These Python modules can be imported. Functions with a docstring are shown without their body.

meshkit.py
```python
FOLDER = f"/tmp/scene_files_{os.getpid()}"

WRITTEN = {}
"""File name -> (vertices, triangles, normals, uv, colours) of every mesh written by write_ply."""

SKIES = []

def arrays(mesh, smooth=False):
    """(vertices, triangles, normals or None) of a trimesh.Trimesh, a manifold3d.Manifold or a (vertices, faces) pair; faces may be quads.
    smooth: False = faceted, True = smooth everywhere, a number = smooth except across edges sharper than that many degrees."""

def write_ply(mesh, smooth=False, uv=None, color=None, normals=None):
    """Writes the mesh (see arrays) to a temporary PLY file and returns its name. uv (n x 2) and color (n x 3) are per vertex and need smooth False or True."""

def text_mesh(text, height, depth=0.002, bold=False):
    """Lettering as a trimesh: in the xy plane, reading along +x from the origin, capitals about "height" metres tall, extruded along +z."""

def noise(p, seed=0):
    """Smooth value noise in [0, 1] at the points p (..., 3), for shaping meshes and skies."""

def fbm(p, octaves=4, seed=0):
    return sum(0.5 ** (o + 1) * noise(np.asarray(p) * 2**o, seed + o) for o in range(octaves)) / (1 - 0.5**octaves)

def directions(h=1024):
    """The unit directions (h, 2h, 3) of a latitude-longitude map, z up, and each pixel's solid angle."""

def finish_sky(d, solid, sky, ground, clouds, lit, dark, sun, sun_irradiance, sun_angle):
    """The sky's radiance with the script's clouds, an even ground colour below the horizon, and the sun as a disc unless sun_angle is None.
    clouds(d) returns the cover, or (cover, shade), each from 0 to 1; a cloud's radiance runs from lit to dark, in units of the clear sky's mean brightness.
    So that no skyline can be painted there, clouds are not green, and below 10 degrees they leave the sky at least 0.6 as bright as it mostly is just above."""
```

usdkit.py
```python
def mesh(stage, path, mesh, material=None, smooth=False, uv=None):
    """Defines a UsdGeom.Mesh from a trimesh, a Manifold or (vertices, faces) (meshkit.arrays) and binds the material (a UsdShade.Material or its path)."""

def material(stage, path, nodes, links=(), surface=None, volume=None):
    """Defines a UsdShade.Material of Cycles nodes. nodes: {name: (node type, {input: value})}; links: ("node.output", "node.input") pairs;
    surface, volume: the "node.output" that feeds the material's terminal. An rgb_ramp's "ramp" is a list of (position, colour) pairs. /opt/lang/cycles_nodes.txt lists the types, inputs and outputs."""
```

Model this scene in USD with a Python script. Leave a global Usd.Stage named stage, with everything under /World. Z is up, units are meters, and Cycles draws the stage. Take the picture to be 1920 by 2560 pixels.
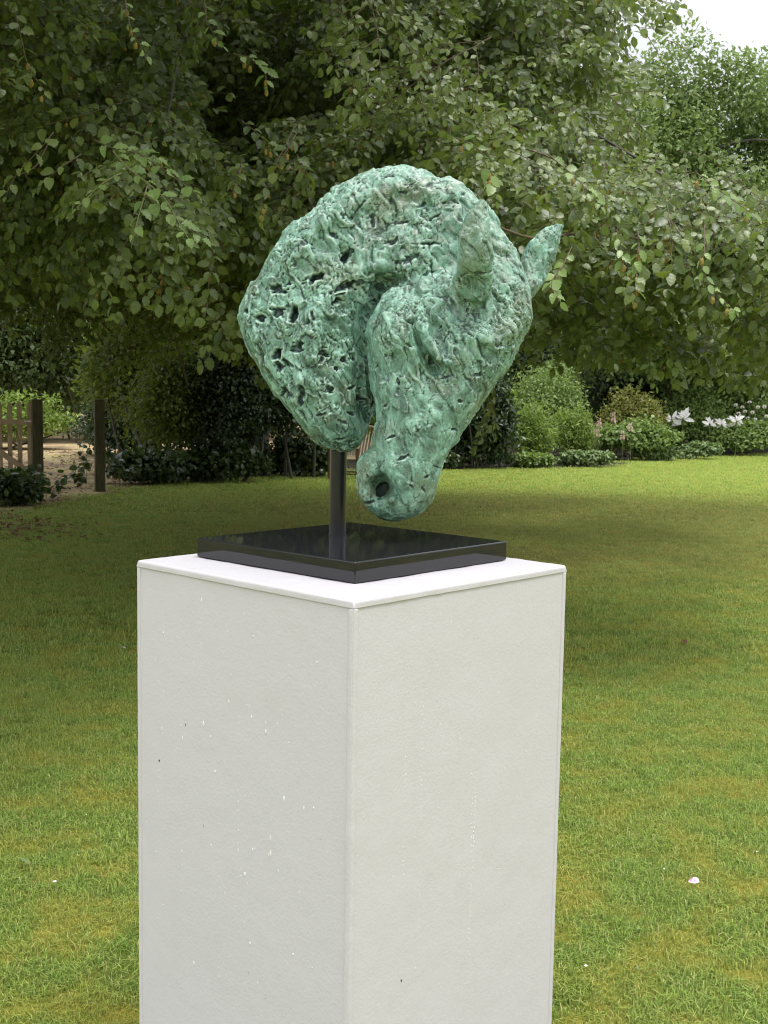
import math
import numpy as np
import trimesh
import manifold3d
import meshkit
import usdkit
from PIL import Image, ImageDraw
from scipy import ndimage, sparse
from scipy.sparse.linalg import spsolve
from scipy.spatial import cKDTree
from pxr import Usd, UsdGeom, UsdLux, UsdShade, Sdf, Gf, Vt

stage = Usd.Stage.CreateInMemory()
UsdGeom.SetStageUpAxis(stage, 'Z')
UsdGeom.SetStageMetersPerUnit(stage, 1.0)
world = UsdGeom.Xform.Define(stage, '/World')
stage.SetDefaultPrim(world.GetPrim())
UsdGeom.Scope.Define(stage, '/World/Looks')
T = Sdf.ValueTypeNames

# ------------------------------------------------------------------ camera, sky, sun
FPX, PITCH, ROLL, EYE = 2958.6, 0.1033, -0.0165, np.array([0, 0, 1.5])
EXPOSURE = 0.95
_c, _s = math.cos(PITCH), math.sin(PITCH)
_R0, _U0, FWD = np.array([1.0, 0, 0]), np.array([0, _s, _c]), np.array([0, _c, -_s])
RIGHT = _R0 * math.cos(ROLL) - _U0 * math.sin(ROLL)
UP = _R0 * math.sin(ROLL) + _U0 * math.cos(ROLL)
cam = UsdGeom.Camera.Define(stage, '/World/camera')
cam.CreateHorizontalApertureAttr(36.0)
cam.CreateVerticalApertureAttr(48.0)
cam.CreateFocalLengthAttr(FPX / 1920 * 36.0)
cam.CreateFStopAttr(32.0)
cam.CreateFocusDistanceAttr(2.25)
cam.CreateClippingRangeAttr(Gf.Vec2f(0.05, 2000))
cam.CreateExposureAttr(EXPOSURE)
cam.AddTransformOp().Set(Gf.Matrix4d(*RIGHT, 0, *UP, 0, *(-FWD), 0, *EYE, 1))

SUN_EL, SUN_AZ = math.radians(70), math.radians(135)          # azimuth: atan2(x, y) of the direction towards the sun
SKY = dict(strength=0.10, cloud=(8.0, 8.2, 8.35))
sun_dir = np.array([math.sin(SUN_AZ) * math.cos(SUN_EL), math.cos(SUN_AZ) * math.cos(SUN_EL), math.sin(SUN_EL)])
dome = UsdLux.DomeLight.Define(stage, '/World/sky')
sky_mat = usdkit.material(stage, '/World/Looks/overcast_sky', {
    'sky': ('sky_texture', {'sky_type': 'single_scattering', 'sun_disc': False, 'sun_elevation': SUN_EL, 'sun_rotation': SUN_AZ}),
    'tc': ('texture_coordinate', {}),
    'n': ('noise_texture', {'scale': 2.2, 'detail': 4.0, 'roughness': 0.5}),
    'ramp': ('rgb_ramp', {'ramp': [(0.30, (0.86, 0.86, 0.87)), (0.72, (1.1, 1.1, 1.1))]}),
    'cl': ('mix_color', {'blend_type': 'multiply', 'fac': 1.0, 'a': SKY['cloud'], 'use_clamp': False}),
    'sx': ('separate_xyz', {}),
    'grad': ('map_range', {'from_min': 0.0, 'from_max': 1.0, 'to_min': 0.36, 'to_max': 1.55, 'clamp': True}),
    'cg': ('mix_color', {'blend_type': 'multiply', 'fac': 1.0, 'use_clamp': False}),
    'mix': ('mix_color', {'blend_type': 'mix', 'fac': 0.93, 'use_clamp': False}),
    'bg': ('background_shader', {'strength': SKY['strength']}),
}, [('tc.generated', 'n.vector'), ('n.fac', 'ramp.fac'), ('ramp.color', 'cl.b'), ('sky.color', 'mix.a'), ('tc.generated', 'sx.vector'), ('sx.z', 'grad.value'), ('cl.result', 'cg.a'), ('grad.result', 'cg.b'), ('cg.result', 'mix.b'), ('mix.result', 'bg.color')], surface='bg.background')
UsdShade.MaterialBindingAPI.Apply(dome.GetPrim()).Bind(sky_mat)
dome.GetPrim().SetCustomDataByKey('kind', 'structure')
sun = UsdLux.DistantLight.Define(stage, '/World/sun')
sun.CreateIntensityAttr(0.40)
sun.CreateNormalizeAttr(True) if hasattr(sun, 'CreateNormalizeAttr') else None
UsdLux.LightAPI(sun.GetPrim()).CreateNormalizeAttr(True)
sun.CreateAngleAttr(18.0)
sun.CreateColorAttr(Gf.Vec3f(1.0, 0.96, 0.9))
_z = sun_dir
_x = np.cross([0, 0, 1.0], _z); _x /= np.linalg.norm(_x)
_y = np.cross(_z, _x)
sun.AddTransformOp().Set(Gf.Matrix4d(*_x, 0, *_y, 0, *_z, 0, *(sun_dir * 100), 1))

# ------------------------------------------------------------------ helpers
_taken = {}


def numbered(parent, name):
    k = _taken.get((parent, name), 0)
    _taken[(parent, name)] = k + 1
    return f'{parent}/{name}' if k == 0 else f'{parent}/{name}_{k:03d}'


def tag(prim, label=None, category=None, group=None, kind=None):
    prim = prim.GetPrim() if hasattr(prim, 'GetPrim') else prim
    for k, v in (('label', label), ('category', category), ('group', group), ('kind', kind)):
        if v:
            prim.SetCustomDataByKey(k, v)
    return prim


def thing(name, label=None, category=None, loc=(0, 0, 0), rotz=0.0, group=None, kind=None):
    x = UsdGeom.Xform.Define(stage, numbered('/World', name))
    x.AddTranslateOp().Set(Gf.Vec3d(*map(float, loc)))
    if rotz:
        x.AddRotateZOp().Set(math.degrees(rotz))
    tag(x, label, category, group, kind)
    return str(x.GetPath())


def part(parent, name, mesh, mat, smooth=False, kind=None, label=None, rnd=None, col=None, uv=None):
    m = usdkit.mesh(stage, numbered(parent, name), mesh, mat, smooth=smooth, uv=uv)
    api = UsdGeom.PrimvarsAPI(m)
    if rnd is not None:
        api.CreatePrimvar('rnd', T.FloatArray, 'vertex').Set(Vt.FloatArray.FromNumpy(np.asarray(rnd, np.float32)))
    for k, v in (col or {}).items():
        api.CreatePrimvar(k, T.FloatArray, 'vertex').Set(Vt.FloatArray.FromNumpy(np.asarray(v, np.float32)))
    tag(m, label=label, kind=kind)
    return str(m.GetPath())


def ray(px, py):
    """Direction of the pixel (of the 1920 x 2560 photograph), scaled to one metre of depth along world y."""
    d = RIGHT * (px - 960) / FPX - UP * (py - 1280) / FPX + FWD
    return d / d[1]


def at(px, py, y):
    return EYE + ray(px, py) * y


def on_ground(px, py, z=0.0):
    d = ray(px, py)
    return EYE + d * (z - EYE[2]) / d[2]


def to_px(P):
    v = np.asarray(P, float) - EYE
    d = v @ FWD
    return np.stack([960 + FPX * (v @ RIGHT) / d, 1280 - FPX * (v @ UP) / d], -1), d


def unit(v):
    v = np.asarray(v, float)
    return v / np.maximum(np.linalg.norm(v, axis=-1, keepdims=True), 1e-12)


def tube(points, radii, sides=6, cap=True):
    p = np.asarray(points, float)
    r = np.broadcast_to(np.asarray(radii, float), (len(p),))
    t = unit(np.gradient(p, axis=0))
    ref = np.array([0.31, 0.21, 0.93])
    a = unit(np.cross(t, ref))
    b = np.cross(t, a)
    ang = np.arange(sides) * 2 * np.pi / sides
    v = (p[:, None] + r[:, None, None] * (np.cos(ang)[None, :, None] * a[:, None] + np.sin(ang)[None, :, None] * b[:, None])).reshape(-1, 3)
    f = []
    for i in range(len(p) - 1):
        for j in range(sides):
            k = (j + 1) % sides
            f += [[i * sides + j, i * sides + k, (i + 1) * sides + k], [i * sides + j, (i + 1) * sides + k, (i + 1) * sides + j]]
    if cap:
        n = len(v)
        v = np.vstack([v, p[0], p[-1]])
        for j in range(sides):
            k = (j + 1) % sides
            f += [[n, k, j], [n + 1, (len(p) - 1) * sides + j, (len(p) - 1) * sides + k]]
    return v, np.array(f)


def join(meshes):
    vs, fs, n = [], [], 0
    for v, f in meshes:
        vs.append(v); fs.append(np.asarray(f) + n); n += len(v)
    return np.vstack(vs), np.vstack(fs)


def rounded_box(size, r, step=None, center=(0, 0, 0)):
    h = np.asarray(size, float) / 2 - r
    s = manifold3d.Manifold.sphere(r, 16)
    m = manifold3d.Manifold.batch_hull([s.translate([float(x), float(y), float(z)]) for x in (-h[0], h[0]) for y in (-h[1], h[1]) for z in (-h[2], h[2])])
    if step:
        m = m.refine_to_length(step)
    mm = m.translate([float(c) for c in center]).to_mesh()
    return np.array(mm.vert_properties[:, :3], float), np.array(mm.tri_verts)


def lid(size, r_top, r_bottom, step, center):
    h = np.asarray(size, float) / 2
    a, b = manifold3d.Manifold.sphere(r_top, 16), manifold3d.Manifold.sphere(r_bottom, 8)
    m = manifold3d.Manifold.batch_hull([q.translate([float(x * (h[0] - r)), float(y * (h[1] - r)), float(z * (h[2] - r))]) for x in (-1, 1) for y in (-1, 1) for z, q, r in ((1, a, r_top), (-1, b, r_bottom))])
    mm = m.refine_to_length(step).translate([float(c) for c in center]).to_mesh()
    return np.array(mm.vert_properties[:, :3], float), np.array(mm.tri_verts)


def vnormals(v, f):
    n = np.zeros_like(v)
    c = np.cross(v[f[:, 1]] - v[f[:, 0]], v[f[:, 2]] - v[f[:, 0]])
    for k in range(3):
        np.add.at(n, f[:, k], c)
    return unit(n)


def mat(name, nodes, links, surface):
    return usdkit.material(stage, '/World/Looks/' + name, nodes, links, surface=surface)


def simple_mat(name, c1, c2, scale=20, rough=0.6, bump=0.3, bump_scale=80, bump_dist=0.002, spec=0.4, stretch=(1, 1, 1), metallic=0.0):
    return mat(name, {
        'tc': ('geometry', {}), 'mp': ('mapping', {'scale': stretch}),
        'n': ('noise_texture', {'scale': scale, 'detail': 5.0, 'roughness': 0.6}),
        'r': ('rgb_ramp', {'ramp': [(0.3, c1), (0.7, c2)]}),
        'n2': ('noise_texture', {'scale': bump_scale, 'detail': 3.0}),
        'b': ('bump', {'strength': bump, 'distance': bump_dist}),
        'p': ('principled_bsdf', {'roughness': rough, 'specular_ior_level': spec, 'metallic': metallic}),
    }, [('tc.position', 'mp.vector'), ('mp.vector', 'n.vector'), ('n.fac', 'r.fac'), ('r.color', 'p.base_color'), ('mp.vector', 'n2.vector'), ('n2.fac', 'b.height'), ('b.normal', 'p.normal')], 'p.BSDF')


def leaf_mat(name, dark, light, thin, rough=0.42, trans=0.32, pos_scale=0.8, spec=0.5):
    """Leaf: colour from a per-leaf value and from slow noise through the plant; light passes through the blade."""
    return mat(name, {
        'a': ('attribute', {'attribute': 'rnd'}), 'g': ('geometry', {}),
        'n': ('noise_texture', {'scale': pos_scale, 'detail': 2.0}),
        'm': ('math', {'math_type': 'multiply_add', 'value2': 0.55, 'value3': 0.0}),
        'm2': ('math', {'math_type': 'multiply_add', 'value2': 0.45, 'value3': 0.0}),
        'r': ('rgb_ramp', {'ramp': [(0.15, dark), (0.8, light)]}),
        'p': ('principled_bsdf', {'roughness': rough, 'specular_ior_level': spec}),
        't': ('translucent_bsdf', {'color': thin}),
        'x': ('mix_closure', {'fac': trans}),
    }, [('g.position', 'n.vector'), ('a.fac', 'm.value1'), ('n.fac', 'm2.value1'), ('m.value', 'm2.value3'), ('m2.value', 'r.fac'), ('r.color', 'p.base_color'), ('p.BSDF', 'x.closure1'), ('t.BSDF', 'x.closure2')], 'x.closure')


# ------------------------------------------------------------------ white plinth
S = 0.42                                                       # side of the stone slab, metres
PT = 1.5 - 0.7724 * S                                          # top of the plinth
PC, PSIDE, PYAW = np.array([-0.135, 5.2385]) * S, 1.3594 * S, 0.0313 + math.pi / 4
TC, TH, TYAW = np.array([-0.1402, 5.3466]) * S, 0.0891 * S, 0.0411 + math.pi / 4

white_paint = mat('white_masonry_paint', {
    'g': ('geometry', {}),
    'mp': ('mapping', {'scale': (1, 1, 0.07)}),
    'n': ('noise_texture', {'scale': 16.0, 'detail': 5.0, 'roughness': 0.65}),
    'r': ('rgb_ramp', {'ramp': [(0.54, (0, 0, 0)), (0.74, (1, 1, 1))]}),
    'n3': ('noise_texture', {'scale': 2.3, 'detail': 3.0}),
    'r3': ('rgb_ramp', {'ramp': [(0.45, (0, 0, 0)), (0.75, (1, 1, 1))]}),
    'mm': ('math', {'math_type': 'multiply'}),
    'm4': ('math', {'math_type': 'multiply', 'value2': 0.22}),
    'c0': ('mix_color', {'fac': 0.0, 'a': (0.545, 0.525, 0.562), 'b': (0.44, 0.42, 0.37)}),
    'nf': ('noise_texture', {'scale': 5.0, 'detail': 6.0, 'roughness': 0.7}),
    'rf': ('rgb_ramp', {'ramp': [(0.3, (0.975, 0.975, 0.97)), (0.7, (1, 1, 1))]}),
    'c1': ('mix_color', {'blend_type': 'multiply', 'fac': 1.0}),
    'b1': ('noise_texture', {'scale': 190.0, 'detail': 3.0, 'roughness': 0.6}),
    'b2': ('noise_texture', {'scale': 26.0, 'detail': 2.0}),
    'ba': ('math', {'math_type': 'multiply_add', 'value2': 1.4}),
    'b': ('bump', {'strength': 0.34, 'distance': 0.0015}),
    'p': ('principled_bsdf', {'roughness': 0.42, 'specular_ior_level': 0.4}),
}, [('g.position', 'mp.vector'), ('mp.vector', 'n.vector'), ('n.fac', 'r.fac'), ('g.position', 'n3.vector'), ('n3.fac', 'r3.fac'),
    ('r.color', 'mm.value1'), ('r3.color', 'mm.value2'), ('mm.value', 'm4.value1'), ('m4.value', 'c0.fac'), ('g.position', 'nf.vector'), ('nf.fac', 'rf.fac'),
    ('c0.result', 'c1.a'), ('rf.color', 'c1.b'), ('c1.result', 'p.base_color'),
    ('g.position', 'b1.vector'), ('g.position', 'b2.vector'), ('b2.fac', 'ba.value1'), ('b1.fac', 'ba.value3'), ('ba.value', 'b.height'), ('b.normal', 'p.normal')], 'p.BSDF')

plinth = thing('plinth', 'tall square white painted plinth on the lawn carrying the black stone slab and bronze', 'plinth', (PC[0], PC[1], 0), PYAW)
rng = np.random.default_rng(11)


def wobble(vf, amp, scale, seed):
    v, f = vf
    n = vnormals(v, f)
    return v + n * ((meshkit.fbm(v * scale + 17, 3, seed) - 0.5) * 2 * amp)[:, None], f


TOPH, BEAD = 0.0125, 0.0125
h = PT - TOPH
part(plinth, 'panel_box', wobble(rounded_box((PSIDE - 0.003, PSIDE - 0.003, h + 0.031), 0.0008, 0.02, (0, 0, (h - 0.029) / 2)), 0.0008, 14, 3), white_paint, smooth=True)
part(plinth, 'top_board', wobble(lid((PSIDE + 0.0010, PSIDE + 0.0010, TOPH), 0.0055, 0.0005, 0.009, (0, 0, PT - TOPH / 2)), 0.0009, 34, 5), white_paint, smooth=50)
for sx in (-1, 1):
    for sy in (-1, 1):
        o = PSIDE / 2 - BEAD / 2 + 0.0006
        part(plinth, 'corner_bead', wobble(rounded_box((BEAD, BEAD, h + 0.001), 0.0038, 0.011, (sx * o, sy * o, h / 2)), 0.0009, 40, 7 + sx + 2 * sy), white_paint, smooth=50)
# drops and runs on the paint: one part, too many and too small to pick apart
drop_mat = simple_mat('drop_white', (0.66, 0.66, 0.67), (0.72, 0.72, 0.73), rough=0.1, bump=0.0, spec=0.8)


def face_point(side, u, z):
    """side 'l' or 'r': the two faces seen in the photograph, u = 0 at the front corner. Local coordinates."""
    hs = PSIDE / 2 - 0.002
    return (np.array([-hs, -hs + u * PSIDE, z]), np.array([-1.0, 0, 0])) if side == 'l' else (np.array([-hs + u * PSIDE, -hs, z]), np.array([0, -1.0, 0]))


def drop(side, u, z, w, hgt):
    v = trimesh.creation.icosphere(1, 1.0)
    c, n = face_point(side, u, z)
    tdir = np.cross(n, [0, 0, 1.0])
    p = np.array(v.vertices)
    return c + p[:, :1] * tdir * w + p[:, 1:2] * n * w * 0.7 + p[:, 2:3] * np.array([0, 0, 1.0]) * hgt, np.array(v.faces)


drops = []
for _ in range(150):
    u, z = rng.uniform(0.12, 0.97), PT - 0.02 - rng.beta(1.3, 1.6) * 0.75
    w = rng.choice([0.0010, 0.0015, 0.0024], p=[0.6, 0.3, 0.1]) * rng.uniform(0.8, 1.2)
    drops.append(drop('l', u, z, w, w * rng.uniform(1, 2.6)))
for _ in range(30):
    u, z = rng.uniform(0.12, 0.97), PT - 0.03 - rng.random() * 0.7
    w = rng.choice([0.0008, 0.0013]) * rng.uniform(0.8, 1.2)
    drops.append(drop('r', u, z, w, w * rng.uniform(1, 2)))
for side, u0, z0, z1, n, sl in (('r', 0.22, -0.25, -0.52, 24, 0.0), ('r', 0.29, -0.2, -0.62, 34, 0.004), ('r', 0.37, -0.24, -0.4, 12, 0.0), ('r', 0.60, -0.21, -0.33, 11, -0.35),
                                ('r', 0.55, -0.36, -0.66, 40, -0.02), ('r', 0.53, -0.3, -0.74, 30, 0.01), ('l', 0.66, -0.05, -0.2, 12, 0.0), ('l', 0.48, -0.2, -0.5, 16, 0.0), ('l', 0.57, -0.45, -0.75, 14, 0.0), ('l', 0.76, -0.3, -0.62, 14, 0.0)):
    for k in range(n):
        q = (k + rng.uniform(-0.3, 0.3)) / n
        w = rng.uniform(0.0008, 0.0013)
        drops.append(drop(side, u0 + sl * q + rng.normal() * 0.0015, PT + z0 + (z1 - z0) * q, w, w * rng.uniform(1, 2.2)))
part(plinth, 'droplets', join(drops), drop_mat, smooth=True, kind='stuff')
fleck_mat = simple_mat('fleck_dark', (0.03, 0.035, 0.02), (0.09, 0.09, 0.05))
flecks = [drop(s_, u, PT - z, w, hh) for s_, u, z, w, hh in (('l', .74, .285, .0012, .004), ('l', .88, .37, .0022, .0024), ('l', .65, .46, .0008, .004), ('r', .22, .66, .0018, .0026), ('l', .12, .40, .001, .001), ('l', .43, .69, .0009, .001), ('r', .72, .05, .0008, .002), ('l', .35, .72, .0008, .0012), ('l', .62, .095, .0008, .003))]
part(plinth, 'flecks', join(flecks), fleck_mat, kind='stuff')

# ------------------------------------------------------------------ bronze horse head on post and slab
granite = mat('polished_black_granite', {
    'g': ('geometry', {}), 'v': ('voronoi_texture', {'scale': 420.0}),
    'r': ('rgb_ramp', {'ramp': [(0.0, (0.035, 0.036, 0.04)), (0.18, (0.009, 0.009, 0.0105)), (1.0, (0.006, 0.006, 0.0075))]}),
    'n': ('noise_texture', {'scale': 3.0, 'detail': 4.0}), 'rr': ('rgb_ramp', {'ramp': [(0.45, (0.012, 0.012, 0.012)), (0.75, (0.09, 0.09, 0.09))]}),
    'p': ('principled_bsdf', {'specular_ior_level': 0.5, 'ior': 1.52}),
}, [('g.position', 'v.vector'), ('v.distance', 'r.fac'), ('r.color', 'p.base_color'), ('g.position', 'n.vector'), ('n.fac', 'rr.fac'), ('rr.color', 'p.roughness')], 'p.BSDF')
post_mat = simple_mat('black_lacquered_steel', (0.008, 0.008, 0.009), (0.014, 0.014, 0.016), rough=0.25, bump=0.1, bump_scale=60, bump_dist=0.0005, spec=0.5)
horse = thing('horse_head_sculpture', 'green patinated bronze horse head with bowed neck on a black post and slab', 'sculpture', (TC[0], TC[1], PT), 0)
cs, sn = math.cos(TYAW), math.sin(TYAW)
v, f = rounded_box((S, S, TH - 0.001), 0.003, None, (0, 0, 0.001 + TH / 2))
v = np.stack([v[:, 0] * cs - v[:, 1] * sn, v[:, 0] * sn + v[:, 1] * cs, v[:, 2]], 1)
part(horse, 'stone_slab', (v, f), granite, smooth=30)
YS = 2.31                                                      # depth of the middle plane of the bronze
pole_x = at(843.5, 1342, YS)[0] - TC[0]
part(horse, 'post', tube([(pole_x, YS - TC[1], z) for z in (TH, TH + 0.002, 0.2, 0.3)], [0.0172, 0.0166, 0.0166, 0.0166], 32), post_mat, smooth=40)
part(horse, 'post_collar', tube([(pole_x, YS - TC[1], z) for z in (TH - 0.001, TH + 0.0022)], [0.0182, 0.0182], 32), post_mat, smooth=40)

# outlines, in pixels of the photograph
A1 = lambda pts: [(560 + .5304 * u, 380 + .5304 * w) for u, w in pts]
A2 = lambda pts: [(560 + .5304 * u, 800 + .5304 * w) for u, w in pts]
A3 = lambda pts: [(1100 + .20495 * u, 480 + .20495 * w) for u, w in pts]
left_edge = A1([(65, 730), (70, 775), (82, 825), (100, 895), (125, 945), (160, 1000), (195, 1070), (235, 1140)]) + A2([(262, 370), (300, 420), (345, 470), (390, 530), (425, 565), (465, 592), (510, 612), (560, 620), (610, 610), (640, 590), (665, 550), (680, 510), (695, 470), (707, 430), (712, 385)])
crest = A1([(1195, 232), (1165, 200), (1140, 165), (1100, 135), (1060, 120), (1030, 127), (1000, 118), (960, 85), (933, 72), (914, 95), (895, 76), (850, 62), (790, 60), (720, 70), (680, 90), (625, 108), (592, 132), (530, 160), (480, 200), (446, 232), (438, 260), (420, 272), (392, 296), (340, 318), (290, 370), (245, 430), (220, 470), (200, 515), (176, 562), (158, 606), (134, 608), (110, 640), (80, 690)])
NECK = left_edge + A1([(735, 1100), (790, 960), (880, 860), (1010, 760), (1160, 640), (1290, 520), (1330, 420), (1300, 330), (1240, 262)]) + crest
face_right = A1([(1245, 262), (1290, 300), (1330, 342), (1362, 390), (1385, 432), (1402, 495), (1432, 570), (1446, 640), (1450, 700), (1458, 780), (1440, 830), (1412, 878), (1385, 930), (1366, 975), (1340, 1015), (1310, 1062)]) + A2([(1290, 280), (1258, 330), (1215, 395), (1160, 470), (1125, 520), (1100, 572), (1065, 608), (1045, 650), (1025, 700), (1008, 755), (990, 825), (965, 868), (930, 903), (880, 930), (830, 942), (780, 942), (730, 928), (690, 898), (658, 858), (638, 815), (628, 760), (624, 705), (631, 660), (652, 634), (682, 608), (700, 578), (706, 535), (711, 480), (716, 430), (714, 385), (700, 335), (690, 290), (684, 235), (678, 180), (670, 110), (670, 60)])
HEAD = face_right + A1([(690, 800), (712, 745), (742, 690), (775, 640), (830, 590), (930, 540), (1020, 490), (1080, 420), (1130, 350), (1185, 285)])
EAR_NEAR = A3([(575, 120), (580, 200), (590, 330), (610, 480), (635, 640), (650, 800), (645, 960), (655, 1120), (620, 1250), (520, 1330), (420, 1340), (330, 1290), (240, 1200), (190, 1060), (205, 960), (208, 800), (200, 640), (212, 540), (235, 460), (275, 360), (345, 260), (420, 185), (470, 125), (500, 90), (530, 78), (560, 90)])
EAR_FAR = A3([(1000, 790), (1040, 690), (1100, 600), (1190, 500), (1290, 430), (1390, 385), (1450, 370), (1490, 378), (1512, 405), (1505, 440), (1470, 560), (1440, 680), (1400, 830), (1360, 930), (1310, 1030), (1260, 1110), (1210, 1190), (1130, 1290), (1060, 1330), (1000, 1280), (960, 1100), (960, 900)])


def plane(pts, y=YS):
    return np.array([at(px, py, y)[[0, 2]] for px, py in pts])


ST = 0.0021
polys = {k: plane(p, YS + d) for k, p, d in (('neck', NECK, 0.0), ('head', HEAD, -0.06), ('near', EAR_NEAR, -0.155), ('far', EAR_FAR, 0.04))}
allp = np.vstack(list(polys.values()))
X0, Z0 = allp.min(0) - 0.03
NX, NZ = (np.ceil((allp.max(0) + 0.03 - (X0, Z0)) / ST)).astype(int)
gx, gz = X0 + np.arange(NX) * ST, Z0 + np.arange(NZ) * ST


def raster(poly):
    q = 4
    im = Image.new('L', (NX * q, NZ * q))
    ImageDraw.Draw(im).polygon([((x - X0) / ST * q + q / 2, (z - Z0) / ST * q + q / 2) for x, z in poly], fill=255)
    return np.asarray(im, float).reshape(NZ, q, NX, q).mean((1, 3)).T / 255      # [x, z]


def inflate(poly, W, power=3.0, gain=2.6):
    """Squared half-thickness of a body whose outline is the polygon: the membrane blown up on that outline, levelled off towards W; negative outside."""
    a = raster(poly)
    inside = a > 0.5
    idx = -np.ones(inside.shape, int)
    idx[inside] = np.arange(inside.sum())
    n = inside.sum()
    ii, jj = np.nonzero(inside)
    rows, cols = [np.arange(n)], [np.arange(n)]
    vals = [np.full(n, 4.0)]
    for di, dj in ((1, 0), (-1, 0), (0, 1), (0, -1)):
        k = idx[ii + di, jj + dj]
        ok = k >= 0
        rows.append(np.arange(n)[ok]); cols.append(k[ok]); vals.append(np.full(ok.sum(), -1.0))
    u = spsolve(sparse.csc_matrix((np.concatenate(vals), (np.concatenate(rows), np.concatenate(cols))), (n, n)), np.full(n, ST * ST))
    t2 = np.zeros(inside.shape)
    t2[inside] = gain * u
    t = np.sqrt(t2)
    t2 = (t / (1 + (t / W) ** power) ** (1 / power)) ** 2
    out = ndimage.distance_transform_edt(~inside) * ST
    return np.where(inside, t2, -out * 0.05)


def lerp2(pts, vals, d=0.0):
    """A smooth map over the plane through a few control values."""
    p = plane(pts, YS + d)
    G = np.stack(np.meshgrid(gx, gz, indexing='ij'), -1)
    d2 = ((G[:, :, None] - p[None, None]) ** 2).sum(-1) + 1e-4
    w = 1 / d2 ** 1.3
    return (w * np.asarray(vals, float)).sum(-1) / w.sum(-1)


def capsule(pts_px, r, d=-0.14):
    """Distance-based bell along a polyline in the plane (1 on the line, 0 past r)."""
    p = plane(pts_px, YS + d)
    G = np.stack(np.meshgrid(gx, gz, indexing='ij'), -1)
    d = np.full(G.shape[:2], 1e9)
    for a, b in zip(p[:-1], p[1:]):
        ab = b - a
        tt = np.clip(((G - a) @ ab) / (ab @ ab), 0, 1)
        d = np.minimum(d, np.linalg.norm(G - a - tt[..., None] * ab, axis=-1))
    return np.clip(1 - (d / r) ** 2, 0, 1) ** 2


B1 = lambda pts: [(880 + .28933 * u, 640 + .28933 * w) for u, w in pts]
B4 = lambda pts: [(860 + .18083 * u, 1080 + .18083 * w) for u, w in pts]
relief = np.zeros((NX, NZ))                                    # + raises the near side of the head
relief -= 0.010 * capsule(B1([(520, 600), (570, 700), (620, 800), (690, 920), (720, 980)]), 0.015)     # groove of the eye
relief += 0.014 * capsule(B1([(590, 600), (640, 720), (720, 820), (780, 900), (840, 930)]), 0.016)     # brow ridge
relief -= 0.013 * capsule(B1([(660, 890), (730, 980)]), 0.016)
relief += 0.010 * capsule(B1([(420, 700), (480, 780), (560, 900)]), 0.03)
relief += 0.008 * capsule(B1([(640, 460), (760, 560), (900, 650), (1060, 660)]), 0.03)
relief -= 0.009 * capsule(B1([(560, 330), (640, 480), (740, 640)]), 0.012)
relief += 0.012 * capsule(B1([(1170, 720), (1270, 740), (1400, 640)]), 0.028)
relief -= 0.020 * capsule(B4([(470, 700), (520, 770)]), 0.040)                                       # nostril, wide dish
relief -= 0.050 * capsule(B4([(500, 730), (550, 810)]), 0.0215)
relief += 0.010 * capsule(B4([(330, 640), (420, 560), (540, 570), (650, 660), (700, 780), (660, 920)]), 0.016)
relief -= 0.007 * capsule(B4([(660, 800), (720, 900), (760, 950)]), 0.010)
relief += 0.006 * capsule(B4([(600, 450), (760, 500), (900, 600)]), 0.03)
relief_n = np.zeros((NX, NZ))                                  # on the neck
relief_n -= 0.006 * capsule(A1([(690, 575), (745, 560), (790, 590), (800, 640)]) , 0.020)
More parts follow.
